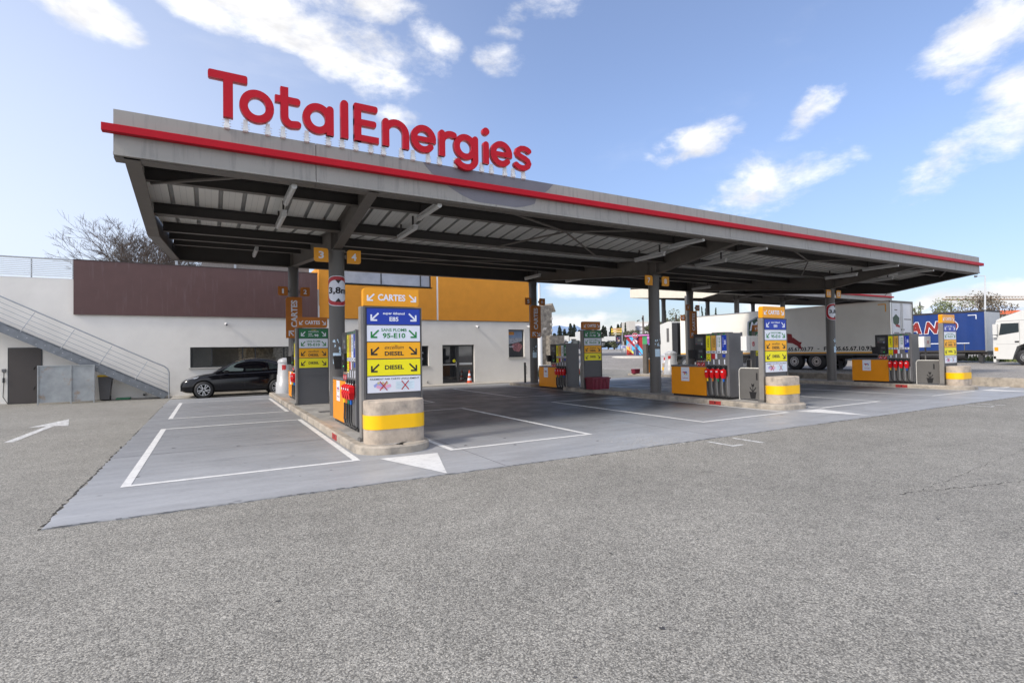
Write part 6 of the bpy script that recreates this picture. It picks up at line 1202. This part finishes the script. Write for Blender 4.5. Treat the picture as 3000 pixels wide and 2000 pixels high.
# far parked trucks
def far_truck(pxa, pxb, pyt, pyb, d, label, cab, txt=None, group='white trucks parked across the road'):
    A = at(pxa, pyb, d); F = FN(A); wd = (pxb-pxa)/FPX*d; ht = at(pxa,pyt,d).z-A.z; rt = empty('parked_truck', A, label, 'truck', group); B = lambda nm, m: m.build(nm, rt, A)
    m = MB(); m.fbox(F, 0, wd, ht*.22, ht, -2.5, 0, M_TW); B('cargo_box', m)
    if txt: m = MB(); m.text(F, txt, wd*.48, ht*.55, .01, mat('navy_letter', srgb(40,50,90), .5), w=wd*.72, h=ht*.22, bold=.02); B('side_lettering', m)
    if cab:
        s = 1 if cab > 0 else -1; e = wd if s > 0 else 0; a0, a1 = (e+.1, e+2.6) if s > 0 else (e-2.6, e-.1)
        m = MB(); m.fbox(F, a0, a1, ht*.12, ht*.9, -2.4, .1, M_TW); B('cab', m); m = MB(); m.fbox(F, a0+.25, a1-.25, ht*.5, ht*.72, .1, .13, M_CGL); m.fbox(F, a0+.5, a1-.5, ht*.2, ht*.32, .1, .12, M_DGREY); B('windscreen', m)
    for f in ((.12,.25,.8) if wd > 6 else (.2,.8)):
        m = MB(); c = F.p(wd*f, .5, 0); m.tube([c+F.n*.05, c-F.n*.4], .5, M_RUB, 20); m.tube([c+F.n*.07, c+F.n*.04], .25, M_ALU, 14); B('wheel', m)
far_truck(1628,1667,984,1018,82,'white lorry with dark blue lettering across the road, cab facing the camera',1,'MEUBLES'); far_truck(1692,1703,971,1022,80,'tall plain white box truck just left of the maroon-crate fuel sign',0)
far_truck(1777,1805,985,1016,90,'white trailer with blue lettering left of the advertising panel',0,'Transports'); far_truck(1764,1772,990,1018,84,'white truck cab with red stripe right of the green-topped sign',0)
# small dark car across the road
q = at(1688,1030,66); rt = empty('parked_car', q, 'small dark car seen between pump and green-topped sign across the road', 'car'); F = FN(q); m = MB(); m.fprism(F, [(-.9,.3),(.9,.3),(.9,.8),(.6,.95),(.45,1.4),(-.5,1.4),(-.75,.95),(-.9,.85)], -3.8, 0, mat('car_dark', (.04,.035,.045), .25, coat=1)); m.build('body', rt, q); m = MB(); m.fprism(F, [(-.55,.95),(.5,.95),(.38,1.33),(-.42,1.33)], .0, .01, M_CGL); m.build('rear_window', rt, q)
for s in (-.7,.7): m = MB(); m.tube([F.p(s-.1,.32,-.6),F.p(s+.1,.32,-.6)], .32, M_RUB, 16); m.build('wheel', rt, q)
# far pump island seen between posts seven and nine
crate(22.35, 12.9, .16, .1, 'small far maroon crate on the farther island, left of its orange pump', .62)
lo = (23.2,12.4,0); rt = empty('pump_island', (23.2,12.4,0), 'farther low concrete island beyond the middle island, with small orange pump', 'pump island', 'pump islands'); m = MB(); kerb_block(m, 22.2, 24.2, 11.4, 13.6, .15, 0, .15, front=False); m.build('kerb', rt, lo)
fp = empty('fuel_pump', (23.0,12.3,.15), 'small grey and orange pump on the farther island, left of post seven', 'fuel pump'); fl = (23.0,12.3,.15)
m = MB(); m.box(22.75,22.95,12.25,12.6,.15,2.15,M_STEEL); m.box(22.95,23.6,12.3,12.6,1.2,2.1,M_DGREY,bev=.01); m.box(23.0,23.5,12.29,12.3,1.55,2.05,M_BPLAST); m.build('housing', fp, fl)
m = MB(); m.box(22.95,23.6,12.28,12.6,.2,1.1,M_PORANGE,bev=.01); m.build('orange_cabinet', fp, fl); m = MB(); F = FRONT((23.25,12.28,.15)); m.fbox(F,-.02,.25,.5,.93,.001,.005,M_SWHITE); logo(m, F, .12, .78, .18, .006); m.build('logo_panel', fp, fl)
lo = (24.0,11.6,.15); rt = empty('concrete_bollard', lo, 'small square concrete bollard with yellow band on the farther island', 'bollard'); m = MB(); m.box(23.85,24.15,11.6,11.9,.15,.85,M_CONC2,bev=.02); m.build('concrete_body', rt, lo); m = MB(); m.box(23.845,24.155,11.595,11.905,.38,.56,M_TAPE); m.build('yellow_band', rt, lo)
# right side: lamp posts, crane, house
M_LP = mat('lamp_post', (.6,.61,.62), .4, metal=.3)
def lamp(px, pyb, pyt, d, arm, label):
    b = at(px, pyb, d); t = at(px, pyt, d); rt = empty('street_lamp', b, label, 'street lamp'); m = MB(); m.tube([b, t], [.13,.06], M_LP, 10); m.build('pole', rt, b)
    if arm: e = at(px+arm, pyt+1, d); m = MB(); m.tube([t, e], .04, M_LP, 6); m.build('arm', rt, b); m = MB(); e2 = at(px+arm*1.25, pyt+2, d); m.tube([e, e2], [.09,.12], M_GREY, 8); m.build('lamp_head', rt, b)
lamp(2886, 1020, 808, 55, -24, 'tall white street lamp behind the blue trailer at the right'); lamp(2047, 1015, 876, 70, 0, 'distant slim white pole above the white trailer'); lamp(1782, 1020, 962, 110, -4, 'far street lamp between the conifers')
mc = mat('crane_rust', (.30,.19,.10), .7, var=.15); b = at(3060,1010,110); rt = empty('tower_crane', b, 'long yellowish horizontal crane jib above the trees at the far right', 'crane'); m = MB()
A0, A1, C0, C1 = at(2762,878,110), at(3080,877,110), at(2770,869,110), at(3080,868,110); m.tube([A0, A1], .13, mc, 5); m.tube([C0, C1], .07, mc, 5); n = 34
for k in range(n): p_, q_ = A0+(A1-A0)*(k/n), C0+(C1-C0)*((k+.5)/n); r_ = A0+(A1-A0)*((k+1)/n); m.tube([p_, q_, r_], .04, mc, 4)
m.build('jib', rt, b); m = MB(); m.tube([b, at(3060,870,110)], .5, mc, 6); m.build('mast', rt, b)
q = at(2960,1040,95); hl = (q.x,q.y,1); rt = empty('tiled_house', hl, 'low grey house with orange tiled roof behind the white lorry', 'house'); F = FN(q); z_ = lambda py: at(2960,py,95).z-q.z; u = lambda px: (px-2960)/FPX*95
m = MB(); m.fbox(F, u(2905), u(3060), -2, z_(920), -8, 0, mat('house_grey', (.34,.35,.37), .9)); m.build('house_wall', rt, hl)
mo = mat('roof_tiles', srgb(200,96,48), .85, var=.2, vscale=2); m = MB(); m.quad([F.p(u(2902),z_(920),.4),F.p(u(3060),z_(920),.4),F.p(u(3060),z_(904),-4.5),F.p(u(2908),z_(904),-4.5)], mo); m.quad([F.p(u(2908),z_(904),-4.5),F.p(u(3060),z_(904),-4.5),F.p(u(3060),z_(920),-9),F.p(u(2902),z_(920),-9)], mo); m.build('roof', rt, hl); m = MB(); m.fbox(F, u(2944), u(2954), z_(912), z_(899), -4, -3.2, MA); m.build('chimney', rt, hl)
q = at(2694,960,160); rt = empty('lattice_pylon', q, 'distant steel lattice pylon left of the snowy mountain', 'pylon'); m = MB(); t_ = at(2695,884,160)
for s in (-.9,.9): m.tube([q+_r*s, t_], .12, M_STEELD, 4)
for k in range(4): z0 = q+(t_-q)*(k/5+.1); m.tube([z0-_r*(1.2-.25*k), z0+_r*(1.2-.25*k)+Vector((0,0,.8))], .08, M_STEELD, 4)
m.tube([at(2690,900,160), at(2708,898,160)], .12, M_STEELD, 4); m.build('lattice_mast', rt, q)
# rocks and weeds under the trucks at the right
random.seed(4); m = MB()
for _ in range(1600):
    y = random.uniform(-6,14); x = 48.5+random.uniform(0,3); g_ = GP(x,y); h = random.uniform(.1,.6); m.quad([(x-.06,y,g_),(x+.0,y+.12,g_),(x+random.uniform(-.2,.2),y+random.uniform(-.2,.2),g_+h)], random.choice(LF['grass']))
m.build('grass_verge', kind='stuff')
mb = MB(); 
for (a, b_) in (((31.5,-6),(46,-2)),((34,-8),(50,-4))):
    for k in range(5):
        t0, t1 = k/5, k/5+.1; p0 = (a[0]+(b_[0]-a[0])*t0, a[1]+(b_[1]-a[1])*t0); p1 = (a[0]+(b_[0]-a[0])*t1, a[1]+(b_[1]-a[1])*t1)
        mb.quad([(p0[0],p0[1],GP(*p0)+.012),(p1[0],p1[1],GP(*p1)+.012),(p1[0]-.05,p1[1]+.2,GP(*p1)+.012),(p0[0]-.05,p0[1]+.2,GP(*p0)+.012)], M_LINE)
mb.build('lane_dashes', kind='structure')
